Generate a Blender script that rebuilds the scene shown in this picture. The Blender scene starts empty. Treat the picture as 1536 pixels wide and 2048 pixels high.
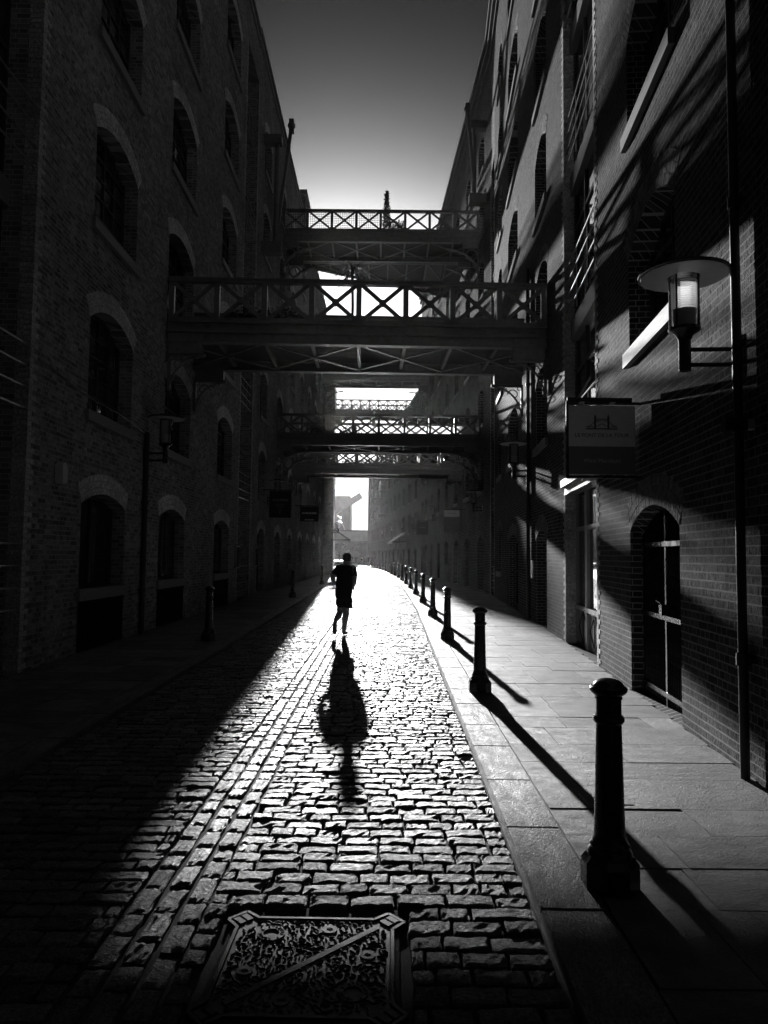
import bpy, math, random
import numpy as np
from mathutils import Vector, Matrix

random.seed(7)
RNG = np.random.default_rng(7)
S = bpy.context.scene
C = S.collection
pi = math.pi

# ------------------------------------------------------------------ camera
FPX, CAM_H = 1420.0, 1.7
PITCH, ROLL = math.atan(86 / FPX), math.radians(0.6)
cam = bpy.data.cameras.new('camera')
cam.sensor_fit = 'HORIZONTAL'
cam.sensor_width = 36.0
cam.lens = 36.0 * FPX / 1536
cam.clip_start, cam.clip_end = 0.05, 3000
cam_o = bpy.data.objects.new('camera', cam)
C.objects.link(cam_o)
_r, _u = Vector((1, 0, 0)), Vector((0, -math.sin(PITCH), math.cos(PITCH)))
_x = _r * math.cos(ROLL) + _u * math.sin(ROLL)
_y = -_r * math.sin(ROLL) + _u * math.cos(ROLL)
_z = Vector((0, -math.cos(PITCH), -math.sin(PITCH)))
_m = Matrix((_x, _y, _z)).transposed().to_4x4()
_m.translation = (0, 0, CAM_H)
cam_o.matrix_world = _m
S.camera = cam_o

# ------------------------------------------------------------------ sun, sky, exposure
SUN_AZ, SUN_TAN = -0.055, 0.166
sun_dir = Vector((SUN_AZ, 1.0, SUN_TAN)).normalized()
SKY_STRENGTH, SKY_GAMMA, SUN_STRENGTH, EXPOSURE = 0.06, 2.4, 2.0, 2.65
world = bpy.data.worlds.new('World')
S.world = world
world.use_nodes = True
nt = world.node_tree
nt.nodes.clear()
sky = nt.nodes.new('ShaderNodeTexSky')
sky.sky_type = 'NISHITA'
sky.sun_disc = False
sky.sun_elevation = math.asin(sun_dir.z)
sky.sun_rotation = math.atan2(sun_dir.x, sun_dir.y)
sky.altitude = 20
sky.air_density, sky.dust_density, sky.ozone_density = 0.5, 3.0, 1.0
SKY_SCALE, SKY_CAP = 0.0045, 4.6
sep = nt.nodes.new('ShaderNodeSeparateColor')            # black and white film behind a red filter
pw = nt.nodes.new('ShaderNodeMath'); pw.operation = 'POWER'; pw.inputs[1].default_value = SKY_GAMMA
sc_ = nt.nodes.new('ShaderNodeMath'); sc_.operation = 'MULTIPLY'; sc_.inputs[1].default_value = SKY_SCALE
mn = nt.nodes.new('ShaderNodeMath'); mn.operation = 'MINIMUM'; mn.inputs[1].default_value = SKY_CAP
bg = nt.nodes.new('ShaderNodeBackground'); bg.inputs[1].default_value = SKY_STRENGTH
wo = nt.nodes.new('ShaderNodeOutputWorld')
nt.links.new(sky.outputs[0], sep.inputs[0])
nt.links.new(sep.outputs[0], pw.inputs[0])
nt.links.new(pw.outputs[0], sc_.inputs[0])
nt.links.new(sc_.outputs[0], mn.inputs[0])
nt.links.new(mn.outputs[0], bg.inputs[0])
nt.links.new(bg.outputs[0], wo.inputs[0])
sl = bpy.data.lights.new('sun', 'SUN')
sl.energy = SUN_STRENGTH
sl.angle = math.radians(0.55)
so = bpy.data.objects.new('sun', sl)
so.rotation_euler = sun_dir.to_track_quat('Z', 'Y').to_euler()
so.location = (0, 0, 60)
C.objects.link(so)
S.view_settings.view_transform = 'Standard'
S.view_settings.look = 'None'
S.view_settings.gamma = 1
S.view_settings.exposure = EXPOSURE
S.view_settings.use_curve_mapping = False
S.cycles.use_denoising = True
S.cycles.max_bounces = 6
S.cycles.diffuse_bounces = 3
S.cycles.glossy_bounces = 3
S.cycles.transmission_bounces = 4
S.cycles.transparent_max_bounces = 8
S.cycles.sample_clamp_indirect = 3.0
S.cycles.caustics_reflective = False
S.cycles.caustics_refractive = False


def project(x, y, z):
    """photo pixel of a world point, only used to find which bricks and setts show largest"""
    z = z - CAM_H
    d = y * math.cos(PITCH) + z * math.sin(PITCH)
    b = (-y * math.sin(PITCH) + z * math.cos(PITCH)) / d
    return 768 + FPX * x / d, 1024 - FPX * b


# ------------------------------------------------------------------ materials
class NB:
    def __init__(s, name):
        s.m = bpy.data.materials.new(name)
        s.m.use_nodes = True
        s.t = s.m.node_tree
        s.b = s.t.nodes['Principled BSDF']

    def n(s, typ, **kw):
        n = s.t.nodes.new(typ)
        for k, v in kw.items():
            if k.startswith('i_'):
                key = k[2:]
                n.inputs[int(key) if key.isdigit() else key].default_value = v
            else:
                setattr(n, k, v)
        return n

    def l(s, a, b):
        s.t.links.new(a, b)

    def coord(s):
        return s.n('ShaderNodeTexCoord').outputs['Object']

    def jig(s):
        """object coordinates, moved by a random step so that alike pieces differ"""
        a = s.n('ShaderNodeVectorMath', operation='ADD')
        s.l(s.coord(), a.inputs[0])
        s.l(s.math('MULTIPLY', s.n('ShaderNodeObjectInfo').outputs['Random'], 53.0), a.inputs[1])
        return a.outputs[0]

    def math(s, op, a, b=None):
        n = s.n('ShaderNodeMath', operation=op)
        for i, v in enumerate((a, b)):
            if v is None:
                continue
            if isinstance(v, (int, float)):
                n.inputs[i].default_value = v
            else:
                s.l(v, n.inputs[i])
        return n.outputs[0]

    def noise(s, scale, detail=3, rough=0.6, vec=None):
        n = s.n('ShaderNodeTexNoise')
        n.inputs['Scale'].default_value = scale
        n.inputs['Detail'].default_value = detail
        n.inputs['Roughness'].default_value = rough
        s.l(vec if vec is not None else s.coord(), n.inputs['Vector'])
        return n.outputs['Fac']

    def ramp(s, fac, lo, hi, a=0.0, b=1.0):
        n = s.n('ShaderNodeMapRange')
        n.inputs['From Min'].default_value, n.inputs['From Max'].default_value = a, b
        n.inputs['To Min'].default_value, n.inputs['To Max'].default_value = lo, hi
        s.l(fac, n.inputs['Value'])
        return n.outputs[0]

    def bump(s, h, strength=0.5, dist=0.01):
        n = s.n('ShaderNodeBump')
        n.inputs['Strength'].default_value = strength
        n.inputs['Distance'].default_value = dist
        s.l(h, n.inputs['Height'])
        s.l(n.outputs[0], s.b.inputs['Normal'])

    def rnd(s):
        g = s.n('ShaderNodeNewGeometry').outputs['Random Per Island']
        o = s.n('ShaderNodeObjectInfo').outputs['Random']
        return s.math('FRACT', s.math('ADD', g, o))

    def col(s, v):
        if isinstance(v, (int, float)):
            s.b.inputs['Base Color'].default_value = (v, v, v, 1)
        else:
            s.l(v, s.b.inputs['Base Color'])

    def set(s, rough=0.6, spec=0.5, metal=0.0):
        if isinstance(rough, (int, float)):
            s.b.inputs['Roughness'].default_value = rough
        else:
            s.l(rough, s.b.inputs['Roughness'])
        s.b.inputs['Specular IOR Level'].default_value = spec
        s.b.inputs['Metallic'].default_value = metal
        return s.m


def m_plain(name, v, rough, spec=0.5, metal=0.0, var=0.25, scale=8, bump=0.0):
    b = NB(name)
    f = b.noise(scale, 4)
    b.col(b.ramp(f, v * (1 - var), v * (1 + var), 0.3, 0.7))
    if bump:
        b.bump(b.noise(scale * 8, 4), bump, 0.004)
    return b.set(b.ramp(f, max(rough - 0.08, 0.02), rough + 0.08, 0.3, 0.7), spec, metal)


M = {}


def m_brick(name, lo, hi, bst=0.9):
    b = NB(name)
    r = b.rnd()
    v = b.jig()
    base = b.ramp(r, lo, hi)
    base = b.math('MULTIPLY', base, b.ramp(b.noise(24, 6, 0.75, v), 0.35, 1.7, 0.32, 0.68))
    base = b.math('MULTIPLY', base, b.ramp(b.noise(0.55, 4), 0.62, 1.25, 0.3, 0.7))
    b.col(base)
    h = b.math('ADD', b.noise(48, 5, 0.7, v), b.math('MULTIPLY', b.noise(14, 2, 0.6, v), 1.2))
    b.bump(h, bst, 0.018)
    return b.set(0.95, 0.06)


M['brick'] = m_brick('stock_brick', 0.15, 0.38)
M['sooty'] = m_brick('sooty_brick', 0.022, 0.08, 0.55)  # much darker brick tone used on the right-hand walls
M['voussoir'] = m_brick('arch_brick', 0.60, 0.80)
M['quoin'] = m_brick('quoin_brick', 0.42, 0.60)


def m_mortar(name='lime_mortar', lo=0.30, hi=0.46):
    b = NB(name)
    b.col(b.ramp(b.noise(3, 5), lo, hi, 0.3, 0.7))
    b.bump(b.noise(120, 3), 0.5, 0.004)
    return b.set(0.95, 0.04)


M['mortar'] = m_mortar()
M['sooty_joint'] = m_mortar('sooty_joint_mortar', 0.20, 0.33)  # darker mortar tone for the right-hand walls
M['arch_mortar'] = m_mortar('sooty_mortar', 0.05, 0.12)


def m_bricktex(name='brickwork', lo=.14, hi=.36):
    b = NB(name)
    sx = b.n('ShaderNodeSeparateXYZ')
    b.l(b.coord(), sx.inputs[0])
    u = b.math('ADD', sx.outputs[0], sx.outputs[1])
    cb = b.n('ShaderNodeCombineXYZ')
    b.l(u, cb.inputs[0])
    b.l(sx.outputs[2], cb.inputs[1])
    t = b.n('ShaderNodeTexBrick')
    t.offset, t.squash, t.squash_frequency = 0.5, 0.55, 2
    for k, v in (('Scale', 1.0), ('Mortar Size', 0.007), ('Mortar Smooth', 0.2), ('Bias', 0.0), ('Brick Width', 0.225), ('Row Height', 0.075)):
        t.inputs[k].default_value = v
    t.inputs['Color1'].default_value = (lo, lo, lo, 1)
    t.inputs['Color2'].default_value = (hi, hi, hi, 1)
    t.inputs['Mortar'].default_value = (.5, .5, .5, 1)
    b.l(cb.outputs[0], t.inputs['Vector'])
    mul = b.n('ShaderNodeMix', data_type='RGBA', blend_type='MULTIPLY')
    mul.inputs['Factor'].default_value = 1
    g = b.ramp(b.noise(0.55, 4), 0.62, 1.25, 0.3, 0.7)
    b.l(t.outputs['Color'], mul.inputs[6])
    b.l(g, mul.inputs[7])
    b.l(mul.outputs[2], b.b.inputs['Base Color'])
    h = b.math('ADD', b.math('MULTIPLY', t.outputs['Fac'], -1.0), b.math('MULTIPLY', b.noise(60, 4), 0.6))
    b.bump(h, 0.7, 0.012)
    return b.set(0.95, 0.06)


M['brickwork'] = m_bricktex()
M['sooty_work'] = m_bricktex('sooty_brickwork', .03, .10)  # darker brickwork texture for the right-hand walls
M['sooty_arch'] = m_brick('sooty_arch_brick', 0.13, 0.24, 0.6)  # darker arch brick for the right-hand walls
M['stone'] = m_plain('sill_stone', 0.24, 0.7, 0.4, bump=0.3)
M['dark_stone'] = m_plain('coping_stone', 0.22, 0.75, 0.4, bump=0.3)
M['iron'] = m_plain('black_painted_iron', 0.02, 0.28, 0.5, var=0.3, bump=0.15)
M['girder'] = m_plain('dark_painted_steel', 0.19, 0.42, 0.5, var=0.2, bump=0.1)
M['timber'] = m_plain('weathered_deck_board', 0.08, 0.6, 0.4, var=0.4, bump=0.3)
M['frame'] = m_plain('dark_window_paint', 0.035, 0.4, 0.5)
M['inner'] = m_plain('unlit_interior', 0.03, 0.9, 0.1)
M['matt'] = m_plain('matt_black_grille', 0.018, 0.85, 0.08)
M['galv'] = m_plain('bare_metal', 0.35, 0.35, 0.5, 0.6)
M['pipe'] = m_plain('pipe_paint', 0.03, 0.4, 0.5)
M['pale'] = m_plain('pale_paint', 0.62, 0.5, 0.4, var=0.08)
M['sign_pale'] = m_plain('pale_sign_paint', 0.85, 0.45, 0.4, var=0.06)
M['sign_grey'] = m_plain('grey_sign_paint', 0.2, 0.45, 0.4, var=0.06)
M['sign_dark'] = m_plain('dark_sign_paint', 0.025, 0.4, 0.4, var=0.1)
M['ink'] = m_plain('dark_sign_ink', 0.12, 0.5, 0.4, var=0.05)
M['panel_paint'] = m_plain('shopfront_paint', 0.30, 0.4, 0.5, var=0.1)
M['leaf'] = m_plain('leaf', 0.07, 0.5, 0.4, var=0.5, scale=20)
M['pot'] = m_plain('planter', 0.10, 0.7)
M['skin'] = m_plain('skin', 0.30, 0.5, 0.4, var=0.1)
M['cloth_dark'] = m_plain('dark_cloth', 0.03, 0.85, 0.2, var=0.3)
M['cloth_mid'] = m_plain('grey_cloth', 0.12, 0.85, 0.2, var=0.3)
M['hair'] = m_plain('hair', 0.03, 0.45, 0.5, var=0.4, scale=60)
M['shoe'] = m_plain('running_shoe', 0.10, 0.6, 0.4)
M['concrete'] = m_plain('pale_concrete', 0.42, 0.7, 0.3, var=0.2, scale=0.6, bump=0.1)
M['roofing'] = m_plain('ribbed_roofing', 0.34, 0.45, 0.4, var=0.15, scale=0.8)


def m_glass():
    b = NB('old_window_glass')
    v = b.jig()
    st = b.n('ShaderNodeVectorMath', operation='MULTIPLY')
    st.inputs[1].default_value = (9, 1, .35)
    b.l(v, st.inputs[0])
    o = b.n('ShaderNodeObjectInfo').outputs['Random']
    base = b.math('MULTIPLY', b.ramp(b.noise(1.0, 3, 0.5, st.outputs[0]), 0.01, 0.16, 0.4, 0.7), o)
    b.col(b.math('ADD', base, 0.01))
    b.bump(b.noise(3.0, 2), 0.06, 0.02)
    return b.set(0.04, 0.5)


M['glass'] = m_glass()


def m_frost(name, v, trans):
    m = bpy.data.materials.new(name)
    m.use_nodes = True
    t = m.node_tree
    t.nodes.clear()
    d = t.nodes.new('ShaderNodeBsdfDiffuse'); d.inputs[0].default_value = (v, v, v, 1)
    tr = t.nodes.new('ShaderNodeBsdfTranslucent'); tr.inputs[0].default_value = (v, v, v, 1)
    g = t.nodes.new('ShaderNodeBsdfGlossy'); g.inputs[0].default_value = (1, 1, 1, 1); g.inputs[1].default_value = 0.12
    fr = t.nodes.new('ShaderNodeFresnel'); fr.inputs[0].default_value = 1.45
    a = t.nodes.new('ShaderNodeMixShader'); a.inputs[0].default_value = trans
    b = t.nodes.new('ShaderNodeMixShader')
    o = t.nodes.new('ShaderNodeOutputMaterial')
    t.links.new(d.outputs[0], a.inputs[1]); t.links.new(tr.outputs[0], a.inputs[2])
    t.links.new(fr.outputs[0], b.inputs[0]); t.links.new(a.outputs[0], b.inputs[1]); t.links.new(g.outputs[0], b.inputs[2])
    tp = t.nodes.new('ShaderNodeBsdfTransparent')
    c2 = t.nodes.new('ShaderNodeMixShader'); c2.inputs[0].default_value = 0.45
    t.links.new(b.outputs[0], c2.inputs[1]); t.links.new(tp.outputs[0], c2.inputs[2])
    t.links.new(c2.outputs[0], o.inputs[0])
    return m


M['frost'] = m_frost('frosted_diffuser', 0.95, 0.85)


def m_clear():
    m = bpy.data.materials.new('clear_lantern_glass')
    m.use_nodes = True
    t = m.node_tree
    t.nodes.clear()
    tr = t.nodes.new('ShaderNodeBsdfTransparent'); tr.inputs[0].default_value = (.9, .9, .9, 1)
    g = t.nodes.new('ShaderNodeBsdfGlossy'); g.inputs[1].default_value = 0.08
    fr = t.nodes.new('ShaderNodeFresnel'); fr.inputs[0].default_value = 1.35
    b = t.nodes.new('ShaderNodeMixShader')
    o = t.nodes.new('ShaderNodeOutputMaterial')
    t.links.new(fr.outputs[0], b.inputs[0]); t.links.new(tr.outputs[0], b.inputs[1]); t.links.new(g.outputs[0], b.inputs[2])
    t.links.new(b.outputs[0], o.inputs[0])
    return m


M['clear'] = m_clear()


def m_sett():
    b = NB('granite_sett')
    r = b.rnd()
    v = b.jig()
    base = b.math('MULTIPLY', b.ramp(r, 0.07, 0.17), b.ramp(b.noise(60, 6, 0.8, v), 0.3, 1.8, 0.32, 0.68))
    b.col(base)
    h = b.math('ADD', b.noise(75, 5, 0.75, v), b.math('MULTIPLY', b.noise(26, 3, 0.6, v), 1.3))
    b.bump(h, 0.8, 0.03)
    return b.set(b.math('ADD', b.ramp(b.math('FRACT', b.math('MULTIPLY', r, 7.3)), 0.44, 0.6), b.ramp(b.noise(40, 4, 0.7, v), -.12, .2, 0.3, 0.7)), 0.09)


M['sett'] = m_sett()


def m_ground(name, v, rough, sc=60, st=0.5, d=0.006, rndv=0.25, speck=0.4):
    b = NB(name)
    r = b.rnd()
    c = b.jig()
    base = b.math('MULTIPLY', b.ramp(r, v * (1 - rndv), v * (1 + rndv)), b.ramp(b.noise(2.6, 6, 0.65, c), 0.6, 1.4, 0.3, 0.7))
    base = b.math('MULTIPLY', base, b.ramp(b.noise(sc, 4, 0.8, c), 1 - speck, 1 + speck, 0.36, 0.64))
    b.col(base)
    b.bump(b.math('ADD', b.noise(sc, 4, 0.7, c), b.math('MULTIPLY', b.noise(7, 3, 0.6, c), 0.8)), st, d)
    return b.set(b.math('ADD', b.ramp(b.noise(5, 5, 0.6, c), rough - .12, rough + .12, 0.3, 0.7), b.ramp(b.noise(sc, 3, 0.7, c), -.1, .1, .35, .65)), 0.10)


M['slab'] = m_ground('york_stone_slab', 0.14, 0.66, 45, 0.8, 0.014, 0.3, 0.35)
M['kerb'] = m_ground('granite_kerb', 0.17, 0.64, 38, 1.0, 0.03, 0.2, 0.75)
M['bed'] = m_ground('joint_grit', 0.05, 0.95, 150, 0.6, 0.006)
M['asphalt'] = m_ground('far_setts', 0.17, 0.5, 14, 0.8, 0.03)
M['castiron'] = m_plain('cast_iron', 0.022, 0.55, 0.25, 0.1, var=0.3, bump=0.25)


# ------------------------------------------------------------------ mesh helpers
class MB:
    def __init__(s):
        s.v, s.f = [], []

    def quad(s, *p):
        n = len(s.v)
        s.v += [tuple(q) for q in p]
        s.f.append(tuple(range(n, n + len(p))))
        return s

    def box(s, x0, x1, y0, y1, z0, z1, mat=None):
        n = len(s.v)
        p = [(x0, y0, z0), (x1, y0, z0), (x1, y1, z0), (x0, y1, z0), (x0, y0, z1), (x1, y0, z1), (x1, y1, z1), (x0, y1, z1)]
        if mat is not None:
            p = [tuple(mat @ Vector(q)) for q in p]
        s.v += p
        s.f += [tuple(n + i for i in q) for q in ((0, 3, 2, 1), (4, 5, 6, 7), (0, 1, 5, 4), (1, 2, 6, 5), (2, 3, 7, 6), (3, 0, 4, 7))]
        return s

    def bar(s, a, b, w, h, up=(0, 0, 1)):
        """a box of section w x h from a to b"""
        a, b = Vector(a), Vector(b)
        d = b - a
        L = d.length
        x = d.normalized()
        y = Vector(up).cross(x)
        if y.length < 1e-4:
            y = Vector((0, 1, 0)).cross(x)
        y.normalize()
        z = x.cross(y)
        m = Matrix((x, y, z)).transposed().to_4x4()
        m.translation = a
        return s.box(0, L, -w / 2, w / 2, -h / 2, h / 2, m)

    def tube(s, pts, r, n=8, cap=True):
        pts = [Vector(p) for p in pts]
        rs = r if isinstance(r, (list, tuple)) else [r] * len(pts)
        base = len(s.v)
        for i, p in enumerate(pts):
            d = (pts[min(i + 1, len(pts) - 1)] - pts[max(i - 1, 0)]).normalized()
            a = Vector((0, 0, 1)).cross(d)
            if a.length < 1e-3:
                a = Vector((1, 0, 0)).cross(d)
            a.normalize()
            b = d.cross(a)
            for k in range(n):
                t = 2 * pi * k / n
                s.v.append(tuple(p + (a * math.cos(t) + b * math.sin(t)) * rs[i]))
        for i in range(len(pts) - 1):
            for k in range(n):
                k2 = (k + 1) % n
                s.f.append((base + i * n + k, base + i * n + k2, base + (i + 1) * n + k2, base + (i + 1) * n + k))
        if cap:
            s.f.append(tuple(base + k for k in reversed(range(n))))
            s.f.append(tuple(base + (len(pts) - 1) * n + k for k in range(n)))
        return s

    def lathe(s, prof, n=24, c=(0, 0, 0), cap=True):
        base = len(s.v)
        for r, z in prof:
            for k in range(n):
                t = 2 * pi * (k + .5) / n
                s.v.append((c[0] + r * math.cos(t), c[1] + r * math.sin(t), c[2] + z))
        for i in range(len(prof) - 1):
            for k in range(n):
                k2 = (k + 1) % n
                s.f.append((base + i * n + k, base + i * n + k2, base + (i + 1) * n + k2, base + (i + 1) * n + k))
        if cap:
            s.f.append(tuple(base + k for k in reversed(range(n))))
            s.f.append(tuple(base + (len(prof) - 1) * n + k for k in range(n)))
        return s

    def prism(s, poly, y0, y1):
        """polygon in x,z extruded along y"""
        n, k = len(s.v), len(poly)
        s.v += [(x, y0, z) for x, z in poly] + [(x, y1, z) for x, z in poly]
        s.f.append(tuple(range(n, n + k)))
        s.f.append(tuple(n + k + i for i in reversed(range(k))))
        for i in range(k):
            j = (i + 1) % k
            s.f.append((n + j, n + i, n + k + i, n + k + j))
        return s

    def mesh(s, name, mat, smooth=False):
        me = bpy.data.meshes.new(name)
        me.from_pydata(s.v, [], s.f)
        me.materials.append(mat)
        if smooth:
            me.polygons.foreach_set('use_smooth', [True] * len(me.polygons))
            me.set_sharp_from_angle(angle=math.radians(40))
        me.update()
        return me

    def build(s, name, mat, parent=None, smooth=False, kind=None):
        return link(name, s.mesh(name, mat, smooth), parent, kind)


def link(name, me, parent=None, kind=None, loc=None, rot=None, scale=None):
    o = bpy.data.objects.new(name, me)
    C.objects.link(o)
    if parent is not None:
        o.parent = parent
    if kind:
        o['kind'] = kind
    if loc is not None:
        o.location = loc
    if rot is not None:
        o.rotation_euler = rot
    if scale is not None:
        o.scale = scale
    return o


def tag(o, label, cat, group=None):
    o['label'], o['category'] = label, cat
    if group:
        o['group'] = group
    return o


def thing(name, label, cat, loc=(0, 0, 0), rz=0.0, group=None):
    return tag(link(name, None, loc=loc, rot=(0, 0, rz)), label, cat, group)


def arr_mesh(name, V, Fq, mat, smooth=False):
    """numpy verts (n,3), quads (m,4)"""
    me = bpy.data.meshes.new(name)
    me.vertices.add(len(V))
    me.vertices.foreach_set('co', np.ascontiguousarray(V, dtype=np.float32).ravel())
    me.loops.add(Fq.size)
    me.loops.foreach_set('vertex_index', np.ascontiguousarray(Fq, dtype=np.int32).ravel())
    me.polygons.add(len(Fq))
    me.polygons.foreach_set('loop_start', np.arange(0, Fq.size, 4, dtype=np.int32))
    me.polygons.foreach_set('use_smooth', np.full(len(Fq), smooth, dtype=bool))
    me.materials.append(mat)
    me.update(calc_edges=True)
    me.validate()
    return me


def boxes_mesh(name, B, mat, open_back=True):
    """B rows: x0,x1,y0(front),y1(back),z0,z1; the back face is left out"""
    B = np.asarray(B, dtype=float)
    n = len(B)
    x0, x1, y0, y1, z0, z1 = B.T
    V = np.stack([np.stack(p, 1) for p in ((x0, y0, z0), (x1, y0, z0), (x1, y1, z0), (x0, y1, z0), (x0, y0, z1), (x1, y0, z1), (x1, y1, z1), (x0, y1, z1))], 1).reshape(-1, 3)
    T = [(0, 3, 2, 1), (4, 5, 6, 7), (0, 1, 5, 4), (1, 2, 6, 5), (3, 0, 4, 7)]
    if not open_back:
        T.append((2, 3, 7, 6))
    T = np.array(T)
    Fq = (np.arange(n)[:, None, None] * 8 + T[None]).reshape(-1, 4)
    return arr_mesh(name, V, Fq, mat)


_unit = {}


def unit_box(mat):
    if mat not in _unit:
        _unit[mat] = MB().box(-.5, .5, -.5, .5, -.5, .5).mesh('box_piece', M[mat])
    return _unit[mat]


def piece(name, mat, parent, x0, x1, y0, y1, z0, z1):
    return link(name, unit_box(mat), parent, None, ((x0 + x1) / 2, (y0 + y1) / 2, (z0 + z1) / 2), None, (x1 - x0, y1 - y0, z1 - z0))


def text_mesh(txt, size, mat, extrude=0.001, align='CENTER'):
    c = bpy.data.curves.new('lettering', 'FONT')
    c.body, c.size, c.extrude, c.align_x, c.align_y = txt, size, extrude, align, 'CENTER'
    o = bpy.data.objects.new('lettering', c)
    me = bpy.data.meshes.new_from_object(o)
    bpy.data.objects.remove(o)
    me.materials.clear()
    me.materials.append(mat)
    return me


# ------------------------------------------------------------------ the street
def shift(y):
    """the street bends to the left in the distance"""
    return -0.0006 * max(0.0, y - 30) ** 2


def kerb_r(y):
    return (0.70 + 0.016 * min(y, 22)) + shift(y)


def kerb_l(y):
    return -2.80 - 0.012 * max(0, min(y, 34) - 12) + shift(y)


def wall_r(y):
    if y < 14.05:
        return 2.33 + .0885 * y
    if y < 31:
        return 2.70 + .064 * y
    return 2.70 + .064 * 31 - .042 * (y - 31)


def wall_l(y):
    return -4.9 - .008 * y


g = MB()
g.quad((-600, -60, -.30), (600, -60, -.30), (600, 900, -.30), (-600, 900, -.30))
g.build('ground', M['asphalt'])['kind'] = 'structure'

ys = [-12, 0, 10, 20, 30, 40, 50, 60, 70, 80, 90, 100, 115, 130, 150, 180]


def strip(name, fa, fb, z, mat):
    b = MB()
    for a, c in zip(ys[:-1], ys[1:]):
        b.quad((fa(a), a, z), (fb(a), a, z), (fb(c), c, z), (fa(c), c, z))
    o = b.build(name, M[mat])
    o['kind'] = 'structure'
    return o


road = strip('road', kerb_l, kerb_r, -0.026, 'bed')
far_road = MB()
for a, c in zip([59.9, 70, 80, 90, 100, 115, 130, 150], [70, 80, 90, 100, 115, 130, 150, 180]):
    far_road.quad((kerb_l(a), a, -.004), (kerb_r(a), a, -.004), (kerb_r(c), c, -.004), (kerb_l(c), c, -.004))
far_road.build('far_surface', M['asphalt'], road)
KW = 0.33
pav_r = strip('pavement_right', lambda y: kerb_r(y) + KW - .02, lambda y: (wall_r(y) if y < 60 else 1.5 + shift(y) + 4) + .3, 0.012, 'bed')
pav_l = strip('pavement_left', lambda y: (wall_l(y) - .5 if y < 60 else -7.5 + shift(y)), lambda y: kerb_l(y) - .26, 0.012, 'bed')
for nm, par, fa, fb in (('far_paving', pav_r, lambda y: kerb_r(y) + KW, lambda y: (wall_r(y) if y < 60 else 5.5 + shift(y)) + .2),
                        ('far_paving', pav_l, lambda y: (wall_l(y) - .3 if y < 60 else -7.4 + shift(y)), lambda y: kerb_l(y) - .28)):
    b = MB()
    for a, c in zip([36, 45, 55, 65, 80, 100, 120, 150], [45, 55, 65, 80, 100, 120, 150, 180]):
        b.quad((fa(a), a, .032), (fb(a), a, .032), (fb(c), c, .032), (fa(c), c, .032))
    b.build(nm, M['slab'], par)

# ---- granite setts
MAN = (-0.72, 0.12, 2.62, 3.50)      # kept free for the manhole cover
GUT = (-1.22, -0.83)                 # three rows laid lengthwise down the middle


NXS, NYS = 10, 7


def sett_verts(P):
    """P rows: cx, cy, hx, hy, z -> hewn granite setts, NXS x NYS grid each"""
    n = len(P)
    s = np.array([-1, -.985, -.86, -.55, -.2, .2, .55, .86, .985, 1.0])
    t = np.array([-1, -.97, -.7, 0, .7, .97, 1.0])
    X = np.broadcast_to(s[:, None], (NXS, NYS))
    Y = np.broadcast_to(t[None, :], (NXS, NYS))
    ring = np.minimum(np.minimum(np.arange(NXS), NXS - 1 - np.arange(NXS))[:, None], np.minimum(np.arange(NYS), NYS - 1 - np.arange(NYS))[None, :])
    Z = np.where(ring == 0, -.034, np.where(ring == 1, -.0055, 0.0))
    V = np.zeros((n, NXS, NYS, 3))
    cj = RNG.uniform(-.006, .006, (n, 2, 2, 2))      # corners pulled about so that no two outlines agree
    u, v = (X + 1) / 2, (Y + 1) / 2
    J = sum(w[None, ..., None] * cj[:, i, j][:, None, None, :] for i, j, w in ((0, 0, (1 - u) * (1 - v)), (1, 0, u * (1 - v)), (0, 1, (1 - u) * v), (1, 1, u * v)))
    rx = 1 - .05 * (np.abs(Y) > .9) * RNG.uniform(0, 1, (n, 1, 1))
    wob = RNG.normal(0, .0022, (n, NXS, NYS, 2)) * (ring >= 1)[None, ..., None]
    V[..., 0] = P[:, 0, None, None] + X[None] * P[:, 2, None, None] * rx + J[..., 0] + wob[..., 0]
    V[..., 1] = P[:, 1, None, None] + Y[None] * P[:, 3, None, None] + J[..., 1] + wob[..., 1]
    tilt = RNG.normal(0, .02, (n, 2))
    V[..., 2] = P[:, 4, None, None] + Z[None] + (ring >= 1)[None] * (RNG.normal(0, .0024, (n, NXS, NYS)) + X[None] * P[:, 2, None, None] * tilt[:, 0, None, None] + Y[None] * P[:, 3, None, None] * tilt[:, 1, None, None] * 1.6)
    return V.reshape(n * NXS * NYS, 3)


_i, _j = np.meshgrid(np.arange(NXS - 1), np.arange(NYS - 1), indexing='ij')
SETT_F = np.stack([_i * NYS + _j, (_i + 1) * NYS + _j, (_i + 1) * NYS + _j + 1, _i * NYS + _j + 1], -1).reshape(-1, 4)

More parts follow.
